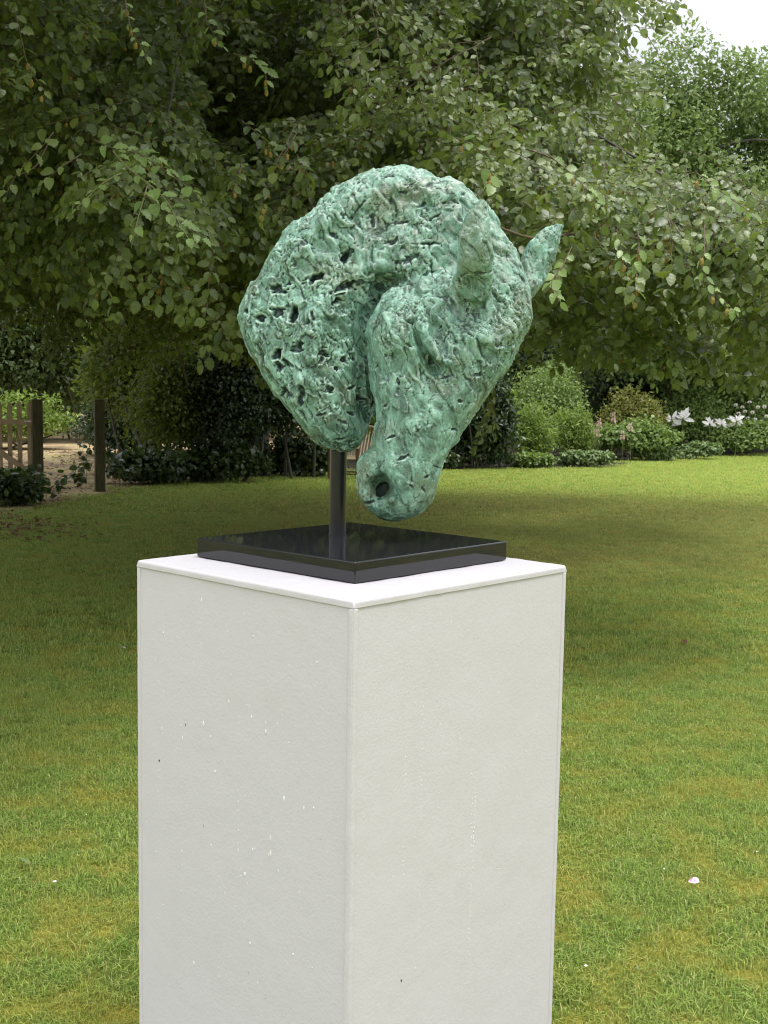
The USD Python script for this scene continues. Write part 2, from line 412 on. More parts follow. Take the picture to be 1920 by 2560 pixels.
relief_n += 0.008 * capsule(A1([(680, 545), (745, 528), (805, 552), (830, 610)]), 0.016)
relief_n += 0.014 * capsule(A1([(520, 640), (420, 780), (380, 960), (360, 1120)]), 0.035)
relief_n -= 0.010 * capsule(A1([(600, 640), (540, 800), (500, 980)]), 0.03)
relief_n += 0.010 * capsule(A1([(300, 470), (420, 330), (620, 180), (860, 120), (1060, 180)]), 0.03)
relief_n -= 0.050 * capsule(A1([(775, 690), (735, 760), (700, 860), (690, 960)]) + A2([(690, 180), (700, 280), (712, 400)]), 0.075)
relief_n -= 0.012 * capsule(A1([(560, 440), (600, 500)]), 0.016)

cheek = lerp2(B1([(150, 700), (300, 300), (700, 100), (1100, 250), (1450, 500), (500, 1150), (300, 900)]) + B4([(300, 300), (700, 900), (1200, 400)]), [.0, .0, .0, .0, .0, .0, .0, .0, .0, .0])
S_neck = inflate(polys['neck'], 0.098)
S_head = inflate(polys['head'], 0.098, gain=2.4)
y_neck = lerp2(A1([(100, 700), (500, 300), (900, 100), (1200, 300), (400, 1000)]) + A2([(550, 500)]), [0.02, 0.02, 0.015, 0.0, 0.0, -0.005])
y_head = lerp2(A1([(1300, 400), (1020, 500), (880, 590), (1120, 680), (750, 800), (1100, 1000)]) + A2([(900, 500), (800, 850)]), [0.0, 0.0, -0.025, -0.035, -0.074, -0.055, -0.070, -0.075])

YH = 0.185
NY = int(2 * YH / ST)
gy = -YH - 0.045 + np.arange(NY) * ST


def field(S2, y0, rel):
    A = 0.0006
    yy = gy[None, :, None] - y0[:, None, :]
    side = 1 / (1 + np.exp(np.clip(yy / 0.012, -40, 40)))
    t = np.sqrt(np.maximum(S2[:, None, :] + A, 1e-9))
    return np.sqrt(yy ** 2 + A) - t - rel[:, None, :] * side * np.clip(S2 / 0.0016, 0, 1)[:, None, :]


def smin(a, b, k):
    hh = np.clip(0.5 + 0.5 * (b - a) / k, 0, 1)
    return b * (1 - hh) + a * hh - k * hh * (1 - hh)


def surface_nets(F, origin, step):
    s = F < 0
    nx, ny, nz = F.shape
    c = [s[i:nx - 1 + i, j:ny - 1 + j, k:nz - 1 + k] for i in (0, 1) for j in (0, 1) for k in (0, 1)]
    tot = sum(x.astype(np.int8) for x in c)
    act = (tot > 0) & (tot < 8)
    ia = np.argwhere(act)
    vid = -np.ones(act.shape, np.int64)
    vid[act] = np.arange(len(ia))
    corners = np.array([(i, j, k) for i in (0, 1) for j in (0, 1) for k in (0, 1)])
    val = np.stack([F[ia[:, 0] + i, ia[:, 1] + j, ia[:, 2] + k] for i, j, k in corners], 1)
    acc, cnt = np.zeros((len(ia), 3)), np.zeros(len(ia))
    for a in range(8):
        for b in range(a + 1, 8):
            if np.abs(corners[a] - corners[b]).sum() != 1:
                continue
            va, vb = val[:, a], val[:, b]
            x = (va < 0) != (vb < 0)
            t = np.where(x, va / np.where(x, va - vb, 1), 0)
            acc += np.where(x[:, None], corners[a] + t[:, None] * (corners[b] - corners[a]), 0)
            cnt += x
    V = origin + (ia + acc / cnt[:, None]) * step
    quads = []
    for ax in range(3):
        lo = [slice(None)] * 3; hi = [slice(None)] * 3
        lo[ax], hi[ax] = slice(0, -1), slice(1, None)
        A, B = s[tuple(lo)], s[tuple(hi)]
        e = np.argwhere(A != B)
        o = [k for k in range(3) if k != ax]
        e = e[(e[:, o[0]] > 0) & (e[:, o[1]] > 0)]
        u, w = np.zeros(3, int), np.zeros(3, int)
        u[o[0]], w[o[1]] = 1, 1
        q = np.stack([vid[tuple((e - d).T)] for d in (u + w, w, 0 * u, u)], 1)
        flip = A[tuple(e.T)] ^ (ax == 1)
        q[~flip] = q[~flip][:, ::-1]
        quads.append(q)
    return V, np.vstack(quads)


def tri(q):
    return np.vstack([q[:, [0, 1, 2]], q[:, [0, 2, 3]]])


def clay(V, Fq, seed, pits=(), amp=1.0, fine=1.0):
    """Knife-dabbed clay cast in bronze: flakes, gouges and pits. Returns the moved vertices and how deep each lies below its surroundings."""
    f3 = tri(Fq)
    N = vnormals(V, f3)
    for _ in range(3):                                         # smoother normals to push along
        acc = np.zeros_like(N)
        for a, b in ((0, 1), (1, 2), (2, 3), (3, 0)):
            np.add.at(acc, Fq[:, a], N[Fq[:, b]]); np.add.at(acc, Fq[:, b], N[Fq[:, a]])
        N = unit(acc + N)
    r = np.random.default_rng(seed)
    disp = (meshkit.fbm(V * 16 + 3, 3, seed) - 0.5) * 0.010 * amp
    warp = (np.stack([meshkit.fbm(V * 38 + k * 9.1, 2, seed + k) for k in range(3)], 1) - 0.5)
    lo, hi = V.min(0), V.max(0)
    rough = np.clip((meshkit.fbm(V * 26 + 2, 2, seed + 12) - 0.40) * 4.0, 0.12, 1.0)     # some dabs left smooth, some scratched up
    for spacing, tilt, step, stretch, wamt, soft in ((0.038, 0.16, 0.0016, 2.2, 0.018, 0.16), (0.019, 0.17, 0.0010, 2.8, 0.008, 0.10), (0.0100, 0.22, 0.00070, 2.2, 0.004, 0.08), (0.0056, 0.20, 0.00040, 1.6, 0.002, 0.10)):
        # strokes run down and to the right across the neck, turning with slow noise
        n = int(np.prod((hi - lo) / spacing))
        n = min(n, 160000)
        seeds = r.uniform(lo, hi, (n, 3))
        stroke = unit(np.array([0.45, 0.1, -0.85]))

        def squash(P):
            return P - (P @ stroke)[:, None] * stroke * (1 - 1 / stretch)
        P = V + warp * wamt
        tree = cKDTree(squash(seeds))
        d, k = tree.query(squash(P), k=2, workers=-1)
        g = unit(r.normal(size=(n, 3))) * tilt
        off = np.clip(r.normal(size=n) * step, -2 * step, 1.6 * step)
        lay = []
        for j in (0, 1):
            lay.append(np.clip(((P - seeds[k[:, j]]) * g[k[:, j]]).sum(1), -0.004, 0.004) * fine + off[k[:, j]])
        w2 = np.clip((d[:, 1] - d[:, 0]) / (soft * spacing), 0, 1)
        w2 = 0.5 + 0.5 * w2 * w2 * (3 - 2 * w2)
        disp += amp * (lay[0] * w2 + lay[1] * (1 - w2)) * (rough if spacing < 0.015 else 1.0)
    # drag marks of the knife along the strokes
    turn = (meshkit.fbm(V * 7 + 5, 2, seed + 6) - 0.5) * 2.4
    s1 = np.stack([np.sin(0.5 + turn), 0 * turn, -np.cos(0.5 + turn)], 1)
    s2 = np.stack([np.cos(0.5 + turn), 0 * turn, np.sin(0.5 + turn)], 1)
    q = np.stack([(V * s1).sum(1) * 34, V[:, 1] * 90, (V * s2).sum(1) * 120], 1) + warp * 2.0
    disp += amp * (0.0012 + 0.0024 * rough) * (meshkit.fbm(q, 3, seed + 7) - 0.5) * fine
    grain = meshkit.fbm(V * 210, 2, seed + 8) - 0.5
    disp += amp * 0.0014 * grain * rough
    # thin tears
    rid = np.abs(meshkit.fbm(V * np.array([55, 55, 40]) + warp * 1.5, 3, seed + 9) - 0.5)
    msk = np.clip((meshkit.fbm(V * 24, 2, seed + 4) - 0.60) * 9, 0, 1)
    tear = np.clip(1 - rid / 0.022, 0, 1) * msk
    disp -= 0.0026 * amp * tear
    pit = np.zeros(len(V))
    if len(pits):
        uv = (to_px(V)[0] - 0.0) / FPX * YS * np.array([1, -1.0])
        front = np.clip(-N[:, 1] * 3, 0, 1)
        for px, py, la, wb, ang, dep in pits:
            c = np.array([px, -py]) / FPX * YS
            m = np.linalg.norm(uv - c, axis=1) < la * 1.8
            if not m.any():
                continue
            dlt = uv[m] - c
            ca, sa = math.cos(ang), math.sin(ang)
            a_, b_ = dlt[:, 0] * ca + dlt[:, 1] * sa, -dlt[:, 0] * sa + dlt[:, 1] * ca
            jag = 1 + (meshkit.fbm(V[m] * 130, 3, int(px)) - 0.5) * (0.5 if wb > 0.012 and la < 0.017 else 1.9)
            rr = np.sqrt((a_ / la) ** 2 + (b_ / wb) ** 2) * jag
            w = np.clip(1.05 - rr, 0, 0.55) / 0.55
            w = w * w * (3 - 2 * w)
            disp[m] -= 0.8 * dep * w * front[m]
            pit[m] = np.maximum(pit[m], w * front[m])
    disp *= 0.42 + 0.58 * np.clip(np.abs(N[:, 1]) * 2.0, 0, 1)     # the outline stays calm
    V2 = V + N * disp[:, None]
    sm = disp.copy()
    for _ in range(5):
        acc, cnt = np.zeros(len(V)), np.zeros(len(V))
        for a, b in ((0, 1), (1, 2), (2, 3), (3, 0)):
            np.add.at(acc, Fq[:, a], sm[Fq[:, b]]); np.add.at(acc, Fq[:, b], sm[Fq[:, a]])
            np.add.at(cnt, Fq[:, a], 1); np.add.at(cnt, Fq[:, b], 1)
        sm = 0.5 * sm + 0.5 * acc / np.maximum(cnt, 1)
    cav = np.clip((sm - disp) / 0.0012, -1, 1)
    return V2, cav, pit


def bronze_mat(name, olive0, olive1, olive_max):
    return mat(name, {
        'g': ('geometry', {}), 'cav': ('attribute', {'attribute': 'cav'}), 'pit': ('attribute', {'attribute': 'pit'}), 'hue': ('attribute', {'attribute': 'pale'}),
        'mp': ('mapping', {'scale': (1.0, 1.0, 0.55), 'rotation': (0.0, 0.48, 0.0)}),
        'n1': ('noise_texture', {'scale': 34.0, 'detail': 7.0, 'roughness': 0.74, 'distortion': 0.6}),
        'r1': ('rgb_ramp', {'ramp': [(0.30, (0.025, 0.052, 0.036)), (0.41, (0.070, 0.150, 0.105)), (0.51, (0.135, 0.280, 0.202)), (0.60, (0.225, 0.425, 0.330)), (0.72, (0.43, 0.63, 0.53))]}),
        'n2': ('noise_texture', {'scale': 11.0, 'detail': 5.0, 'roughness': 0.6}),
        'r2': ('rgb_ramp', {'ramp': [(olive0, (0, 0, 0)), (olive1, (1, 1, 1))]}),
        'om': ('math', {'math_type': 'multiply', 'value2': olive_max}),
        'olive': ('mix_color', {'b': (0.125, 0.150, 0.075)}),
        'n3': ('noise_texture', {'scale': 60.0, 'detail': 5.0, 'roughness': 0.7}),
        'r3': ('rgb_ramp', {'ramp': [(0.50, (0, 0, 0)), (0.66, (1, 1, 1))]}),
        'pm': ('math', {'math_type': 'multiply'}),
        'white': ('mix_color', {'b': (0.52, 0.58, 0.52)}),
        'cr': ('map_range', {'from_min': 0.04, 'from_max': 0.7, 'to_min': 0.0, 'to_max': 0.94, 'clamp': True}),
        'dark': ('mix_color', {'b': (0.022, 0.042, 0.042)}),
        'pr': ('map_range', {'from_min': 0.45, 'from_max': 1.0, 'to_min': 0.0, 'to_max': 0.68, 'clamp': True}),
        'pitc': ('mix_color', {'b': (0.014, 0.025, 0.034)}),
        'er': ('map_range', {'from_min': -0.2, 'from_max': -1.0, 'to_min': 0.0, 'to_max': 0.6, 'clamp': True}),
        'edge': ('mix_color', {'b': (0.52, 0.67, 0.58)}),
        'nb': ('noise_texture', {'scale': 170.0, 'detail': 5.0, 'roughness': 0.7}),
        'b': ('bump', {'strength': 0.75, 'distance': 0.0022}),
        'rr': ('map_range', {'from_min': 0.3, 'from_max': 0.7, 'to_min': 0.36, 'to_max': 0.62, 'clamp': True}),
        'p': ('principled_bsdf', {'specular_ior_level': 0.6}),
    }, [('g.position', 'mp.vector'), ('mp.vector', 'n1.vector'), ('n1.fac', 'r1.fac'), ('g.position', 'n2.vector'), ('n2.fac', 'r2.fac'), ('r2.color', 'om.value1'), ('om.value', 'olive.fac'), ('r1.color', 'olive.a'),
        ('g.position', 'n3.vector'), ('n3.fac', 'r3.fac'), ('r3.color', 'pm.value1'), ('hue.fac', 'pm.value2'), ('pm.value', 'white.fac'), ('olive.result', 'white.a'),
        ('cav.fac', 'er.value'), ('er.result', 'edge.fac'), ('white.result', 'edge.a'),
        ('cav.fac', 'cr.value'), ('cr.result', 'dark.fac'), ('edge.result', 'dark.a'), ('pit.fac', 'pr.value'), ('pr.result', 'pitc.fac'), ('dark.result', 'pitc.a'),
        ('pitc.result', 'p.base_color'), ('g.position', 'nb.vector'), ('nb.fac', 'b.height'), ('b.normal', 'p.normal'), ('n3.fac', 'rr.value'), ('rr.result', 'p.roughness')], 'p.BSDF')


bronze = bronze_mat('verdigris_bronze', 0.52, 0.68, 0.6)
olive_bronze = bronze_mat('olive_green_bronze', 0.45, 0.64, 0.62)  # for the near ear: olive patina, with some shade put into the colour

C2 = lambda u, w: (580 + .22905 * u, 640 + .22905 * w)
pits = []
for u, w, la, wb, an, dp in [(490, 350, 75, 42, -.3, 14), (500, 610, 55, 50, -.9, 15), (670, 640, 40, 95, -.25, 18), (690, 560, 35, 40, 0, 10), (310, 680, 45, 32, -.8, 12), (940, 220, 75, 32, .35, 14), (1200, 340, 105, 45, .45, 16),
                             (1160, 500, 55, 25, .7, 10), (700, 1000, 60, 45, .2, 12), (480, 1070, 40, 70, -.4, 14), (500, 1200, 35, 60, .7, 11), (1000, 1060, 50, 35, -.6, 11), (970, 1130, 25, 45, -.5, 9), (1220, 1130, 40, 30, -.7, 9),
                             (600, 1170, 60, 25, -.5, 8), (760, 1480, 35, 75, .3, 14), (560, 1480, 35, 40, 0, 10), (1060, 1440, 50, 25, -.4, 9), (1420, 1560, 40, 40, 0, 10), (230, 410, 30, 25, 0, 8), (150, 600, 25, 30, 0, 7), (1240, 20, 28, 60, -.1, 14),
                             (1130, 1220, 30, 25, 0, 8), (620, 300, 30, 20, 0, 7), (870, 270, 25, 60, -.4, 8), (1100, 900, 60, 18, -.6, 5), (880, 650, 20, 60, .2, 6)]:
    px, py = C2(u, w)
    pits.append((px, py, 1.3 * la * .22905 / FPX * YS, 1.25 * wb * .22905 / FPX * YS, an, 1.15 * dp * 1e-3))
for u, w, la, wb, an, dp in [(580, 480, 45, 30, .9, 14), (700, 330, 14, 50, .1, 9), (790, 425, 40, 22, .2, 9), (960, 430, 50, 14, .1, 9), (880, 500, 60, 22, .6, 11), (820, 520, 30, 14, .3, 7), (830, 330, 45, 10, .1, 6), (520, 390, 30, 18, -.3, 8), (375, 430, 22, 28, .5, 8),
                             (850, 190, 22, 16, 0, 7), (980, 150, 50, 14, .3, 7), (770, 120, 45, 14, .4, 7), (700, 300, 20, 14, 0, 6), (960, 570, 40, 12, .3, 7), (640, 610, 30, 20, 0, 7), (740, 640, 28, 40, .3, 10), (800, 680, 18, 14, 0, 7), (1130, 195, 10, 10, 0, 5),
                             (1200, 1050, 20, 16, .3, 9), (1050, 1060, 26, 10, .3, 6), (870, 910, 20, 12, -.6, 7), (760, 960, 14, 20, 0, 6), (640, 260, 40, 10, .9, 5), (560, 300, 10, 45, .3, 6), (930, 250, 35, 12, .5, 6), (1000, 300, 40, 12, .4, 5)]:
    pits.append((560 + .5304 * u, 380 + .5304 * w, la * .5304 / FPX * YS, 0.75 * wb * .5304 / FPX * YS, an, 0.6 * dp * 1e-3))
for u, w, la, wb, an, dp in [(250, 160, 16, 34, .2, 12), (350, 120, 26, 22, 0, 10), (250, 230, 12, 26, .5, 9), (300, 350, 26, 18, -.4, 9), (360, 380, 16, 34, .2, 12), (490, 330, 26, 10, -.5, 8), (600, 320, 22, 10, .3, 7), (540, 570, 30, 9, .2, 7), (650, 370, 8, 14, 0, 6),
                             (840, 650, 34, 9, .4, 6), (960, 740, 22, 14, .4, 7), (790, 550, 26, 8, .4, 6), (1090, 520, 20, 7, -.3, 6), (1110, 380, 16, 12, -.4, 6), (820, 290, 10, 26, .2, 5), (450, 450, 30, 10, .2, 5), (560, 480, 24, 10, -.3, 5), (880, 780, 18, 7, -.7, 5)]:
    pits.append((560 + .5304 * u, 800 + .5304 * w, la * .5304 / FPX * YS, wb * .5304 / FPX * YS, an, dp * 1e-3))
pits.append((956, 1221, 0.0165, 0.0125, 0.9, 0.016))
pr_ = np.random.default_rng(5)
for _ in range(24):
    px, py = pr_.uniform(600, 1330), pr_.uniform(420, 1280)
    s_ = pr_.uniform(0.002, 0.0052)
    pits.append((px, py, s_ * pr_.uniform(1.2, 2.8), s_ * .8, pr_.normal(0.2, 0.6), pr_.uniform(.003, .007)))

F = smin(field(S_neck, y_neck, relief_n), field(S_head, y_head, relief), 0.008)
V, Q = surface_nets(F.astype(np.float32), np.array([X0, gy[0] + YS, Z0]), ST)
V0 = V.copy()
pq, _ = to_px(V)
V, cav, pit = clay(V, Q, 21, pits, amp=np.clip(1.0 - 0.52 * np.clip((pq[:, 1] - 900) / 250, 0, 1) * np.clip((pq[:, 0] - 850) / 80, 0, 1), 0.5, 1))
off = -np.array([TC[0], TC[1], PT])
pxy, _ = to_px(V)
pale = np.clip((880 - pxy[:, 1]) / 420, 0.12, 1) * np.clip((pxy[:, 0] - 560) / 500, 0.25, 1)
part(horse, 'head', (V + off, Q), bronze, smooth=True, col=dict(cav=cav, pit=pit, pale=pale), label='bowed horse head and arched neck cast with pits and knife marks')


def ear(name, poly, W, y_at, hollow, seed, label, material):
    Sx = inflate(polys[poly], W, gain=2.2)
    rel = np.zeros((NX, NZ))
    for pts, depth, r in hollow:
        rel -= depth * capsule(pts, r, y_at.mean())
    Fe = field(Sx, y_at, rel)
    V, Q = surface_nets(Fe.astype(np.float32), np.array([X0, gy[0] + YS, Z0]), ST)
    V, cav, pit = clay(V, Q, seed, (), amp=0.8)
    part(horse, name, (V + off, Q), material, smooth=True, col=dict(cav=cav, pit=pit, pale=np.full(len(V), 0.3)), label=label)


ear('ear', 'near', 0.033, lerp2(A3([(530, 90), (400, 700), (420, 1250)]), [-0.160, -0.168, -0.118], -0.155), [(A3([(330, 450), (340, 700), (400, 1000), (430, 1150)]), 0.022, 0.024)], 31, 'near ear standing against the neck', olive_bronze)
ear('ear', 'far', 0.034, lerp2(A3([(1490, 390), (1200, 800), (1080, 1250)]), [0.05, 0.045, 0.02]), [(A3([(1300, 560), (1150, 850)]), 0.006, 0.02)], 32, 'far ear pointing up to the right', bronze)

# ------------------------------------------------------------------ ground
def sheet(name, poly, z, material, label=None, res=None):
    from shapely.geometry import Polygon
    v, f = trimesh.creation.triangulate_polygon(Polygon(poly), engine='earcut')
    v = np.column_stack([v, np.full(len(v), z)])
    n = np.cross(v[f[:, 1]] - v[f[:, 0]], v[f[:, 2]] - v[f[:, 0]])[:, 2]
    f[n < 0] = f[n < 0][:, ::-1]
    p = part('/World', name, (v, f), material, kind='structure')
    tag(stage.GetPrimAtPath(p), label=label)
    return p


def grass_nodes(extra_nodes, extra_links, col_out):
    """Where the lawn is deep green, mossy yellow or dried tan: slow noise over the ground, shared by the soil sheet and the blades."""
    nodes = {
        'g': ('geometry', {}),
        'mp': ('mapping', {'scale': (1, 1, 0.0)}),
        'n1': ('noise_texture', {'scale': 4.2, 'detail': 5.0, 'roughness': 0.62}),
        'moss': ('rgb_ramp', {'ramp': [(0.44, (0, 0, 0)), (0.66, (1, 1, 1))]}),
        'n2': ('noise_texture', {'scale': 0.16, 'detail': 3.0, 'roughness': 0.5}),
        'dry': ('rgb_ramp', {'ramp': [(0.47, (0, 0, 0)), (0.60, (1, 1, 1))]}),
        'sx': ('separate_xyz', {}),
        'band1': ('map_range', {'range_type': 'smoothstep', 'from_min': 8.2, 'from_max': 11.0, 'to_min': 0.0, 'to_max': 1.0, 'clamp': True}),
        'band2': ('map_range', {'range_type': 'smoothstep', 'from_min': 14.8, 'from_max': 18.6, 'to_min': 1.0, 'to_max': 0.0, 'clamp': True}),
        'band3': ('map_range', {'range_type': 'smoothstep', 'from_min': -3.6, 'from_max': -0.4, 'to_min': 0.0, 'to_max': 1.0, 'clamp': True}),
        'bm': ('math', {'math_type': 'multiply'}), 'bm2': ('math', {'math_type': 'multiply'}),
        'dm': ('math', {'math_type': 'multiply_add', 'value2': 0.40, 'value3': 0.35}),
        'dm2': ('math', {'math_type': 'multiply'}),
    }
    links = [('g.position', 'mp.vector'), ('mp.vector', 'n1.vector'), ('n1.fac', 'moss.fac'), ('mp.vector', 'n2.vector'), ('n2.fac', 'dry.fac'), ('g.position', 'sx.vector'),
             ('sx.y', 'band1.value'), ('sx.y', 'band2.value'), ('sx.x', 'band3.value'), ('band1.result', 'bm.value1'), ('band2.result', 'bm.value2'), ('bm.value', 'bm2.value1'), ('band3.result', 'bm2.value2'),
             ('dry.color', 'dm.value1'), ('dm.value', 'dm2.value1'), ('bm2.value', 'dm2.value2')]
    nodes.update(extra_nodes)
    return nodes, links + extra_links


nodes, links = grass_nodes({
    'nn': ('noise_texture', {'scale': 75.0, 'detail': 4.0, 'roughness': 0.7}),
    'rb': ('rgb_ramp', {'ramp': [(0.3, (0.07, 0.095, 0.018)), (0.7, (0.17, 0.22, 0.04))]}),
    'm1': ('mix_color', {'b': (0.33, 0.28, 0.045)}), 'm2': ('mix_color', {'b': (0.150, 0.120, 0.045)}),
    'b': ('bump', {'strength': 0.9, 'distance': 0.02}),
    'p': ('principled_bsdf', {'roughness': 0.9, 'specular_ior_level': 0.15}),
}, [('g.position', 'nn.vector'), ('nn.fac', 'rb.fac'), ('rb.color', 'm1.a'), ('moss.color', 'm1.fac'), ('m1.result', 'm2.a'), ('dm2.value', 'm2.fac'), ('m2.result', 'p.base_color'), ('nn.fac', 'b.height'), ('b.normal', 'p.normal')], None)
lawn_mat = mat('mossy_lawn', nodes, links, 'p.BSDF')
nodes, links = grass_nodes({
    'a': ('attribute', {'attribute': 'rnd'}), 'tip': ('attribute', {'attribute': 'tip'}),
    'rb': ('rgb_ramp', {'ramp': [(0.0, (0.105, 0.175, 0.036)), (0.40, (0.240, 0.350, 0.070)), (0.75, (0.38, 0.48, 0.12)), (0.92, (0.50, 0.48, 0.19)), (1.0, (0.60, 0.54, 0.30))]}),
    'ry': ('rgb_ramp', {'ramp': [(0.0, (0.30, 0.285, 0.05)), (0.6, (0.46, 0.40, 0.085)), (1.0, (0.42, 0.33, 0.10))]}),
    'rd': ('rgb_ramp', {'ramp': [(0.0, (0.26, 0.245, 0.06)), (0.5, (0.39, 0.33, 0.12)), (1.0, (0.35, 0.27, 0.14))]}),
    'mf': ('math', {'math_type': 'multiply', 'value2': 0.52}),
    'm1': ('mix_color', {}), 'm2': ('mix_color', {}),
    'tm': ('map_range', {'from_min': 0.0, 'from_max': 1.0, 'to_min': 0.7, 'to_max': 1.25, 'clamp': True}),  # foot darkened and tip lightened in the colour, as light falls on blades
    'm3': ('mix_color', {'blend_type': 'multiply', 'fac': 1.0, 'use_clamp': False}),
    'cc': ('combine_xyz', {}),
    'p': ('principled_bsdf', {'roughness': 0.5, 'specular_ior_level': 0.32}), 't': ('translucent_bsdf', {}), 'x': ('mix_closure', {'fac': 0.38}),
    'far_gain': ('map_range', {'range_type': 'smoothstep', 'from_min': 15.0, 'from_max': 20.0, 'to_min': 1.0, 'to_max': 1.35, 'clamp': True}), 'tl': ('math', {'math_type': 'multiply'}),  # blade colour multiplied brighter towards the far lawn
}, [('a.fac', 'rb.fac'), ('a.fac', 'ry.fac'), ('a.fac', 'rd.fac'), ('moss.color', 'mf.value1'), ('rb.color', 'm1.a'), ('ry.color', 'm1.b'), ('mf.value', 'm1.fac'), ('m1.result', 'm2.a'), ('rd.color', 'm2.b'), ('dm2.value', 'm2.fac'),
    ('tip.fac', 'tm.value'), ('sx.y', 'far_gain.value'), ('tm.result', 'tl.value1'), ('far_gain.result', 'tl.value2'), ('m2.result', 'm3.a'), ('tl.value', 'm3.b'), ('m3.result', 'p.base_color'), ('m3.result', 't.color'), ('p.BSDF', 'x.closure1'), ('t.BSDF', 'x.closure2')], None)
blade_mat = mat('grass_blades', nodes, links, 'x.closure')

soil = simple_mat('dark_border_soil', (0.020, 0.016, 0.010), (0.06, 0.045, 0.03), scale=14, rough=0.9, bump=0.8, bump_scale=40, bump_dist=0.03)
litter_mat = mat('dry_grass_and_leaf_litter', {
    'g': ('geometry', {}), 'n': ('noise_texture', {'scale': 1.1, 'detail': 6.0, 'roughness': 0.7}),
    'r': ('rgb_ramp', {'ramp': [(0.34, (0.25, 0.175, 0.11)), (0.47, (0.50, 0.37, 0.235)), (0.55, (0.70, 0.56, 0.31)), (0.66, (0.42, 0.42, 0.14))]}),  # tan lightened: sunlight on the clearing is put into the ground colour
    'n2': ('noise_texture', {'scale': 30.0, 'detail': 4.0, 'roughness': 0.8}), 'r2': ('rgb_ramp', {'ramp': [(0.3, (0.45, 0.42, 0.4)), (0.7, (1.2, 1.2, 1.2))]}),
    'm': ('mix_color', {'blend_type': 'multiply', 'fac': 1.0, 'use_clamp': False}), 'b': ('bump', {'strength': 0.8, 'distance': 0.04}), 'p': ('principled_bsdf', {'roughness': 0.85, 'specular_ior_level': 0.2}),
}, [('g.position', 'n.vector'), ('n.fac', 'r.fac'), ('g.position', 'n2.vector'), ('n2.fac', 'r2.fac'), ('r.color', 'm.a'), ('r2.color', 'm.b'), ('m.result', 'p.base_color'), ('n2.fac', 'b.height'), ('b.normal', 'p.normal')], 'p.BSDF')

sheet('lawn', [(-250, -200), (250, -200), (250, 300), (-250, 300)], 0.0, lawn_mat, 'mown mossy lawn, green and yellowish')
edge_px = [(0, 1292), (130, 1262), (300, 1228), (420, 1212), (700, 1188), (850, 1178), (1000, 1178), (1150, 1174), (1380, 1173), (1560, 1166), (1582, 1147), (1750, 1141), (1920, 1134)]
edge = [on_ground(*p)[:2] for p in edge_px]
edge_l = [(-9.0, 9.5), (-5.2, 12.0)] + [tuple(p) for p in edge] + [(14.0, 30.0), (22.0, 30.5)]
sheet('flower_bed', edge_l[4:] + [(22, 60), (-2.0, 60), (-2.6, 24)], 0.004, soil, 'dark soil of the border behind the lawn')
sheet('woodland_floor', edge_l[:6] + [(-2.6, 24), (-2.0, 60), (-45, 60), (-45, 9.5)], 0.005, litter_mat, 'dry grass and fallen leaves beyond the gate')
edge_arr = np.array(edge_l)


def in_lawn(x, y):
    return y < np.interp(x, edge_arr[:, 0], edge_arr[:, 1]) - 0.02


# grass blades
def blade_patch(n, size, h, w, seed, lean=0.5):
    r = np.random.default_rng(seed)
    k = max(4, n // 9)                                         # blades stand in tufts
    c = r.uniform(-size / 2, size / 2, (k, 2))
    q = r.integers(0, k, n)
    b = np.where(r.random((n, 1)) < 0.45, c[q] + r.normal(size=(n, 2)) * 0.016, r.uniform(-size / 2, size / 2, (n, 2)))
    tuft = r.uniform(0.6, 1.25, k)[q]
    hh = h * r.uniform(0.45, 1.2, n) * tuft
    hh[r.random(n) < 0.05] *= 1.7
    ww = w * r.uniform(0.7, 1.3, n)
    az = r.uniform(0, 2 * np.pi, n)
    L = np.stack([np.cos(az), np.sin(az)], 1)
    sd = az + r.choice([-1, 1], n) * r.uniform(0.7, 1.57, n)
    Sd = np.stack([np.cos(sd), np.sin(sd)], 1)
    ln = r.gamma(2.0, lean / 2, n).clip(0.05, 2.2)
    P = []
    for t, wf, bend in ((0.0, 0.8, 0.0), (0.5, 1.0, 0.28), (1.0, 0.06, 1.0)):
        z = hh * t / np.sqrt(1 + (ln * bend) ** 2)
        base = b + L * (ln * hh * bend * t * 0.8)[:, None]
        for s in (-1, 1):
            P.append(np.column_stack([base + s * Sd * (ww * wf / 2)[:, None], z - (0.004 if t == 0 else 0)]))
    V = np.stack(P, 1).reshape(-1, 3)
    f0 = np.array([[0, 1, 3], [0, 3, 2], [2, 3, 5], [2, 5, 4]])
    F = (np.arange(n)[:, None, None] * 6 + f0[None]).reshape(-1, 3)
    rnd = np.repeat((r.random(n) * 0.75 + r.random(k)[q] * 0.25), 6)
    tip = np.tile([0, 0, .5, .5, 1, 1], n)
    return V, F, rnd, tip


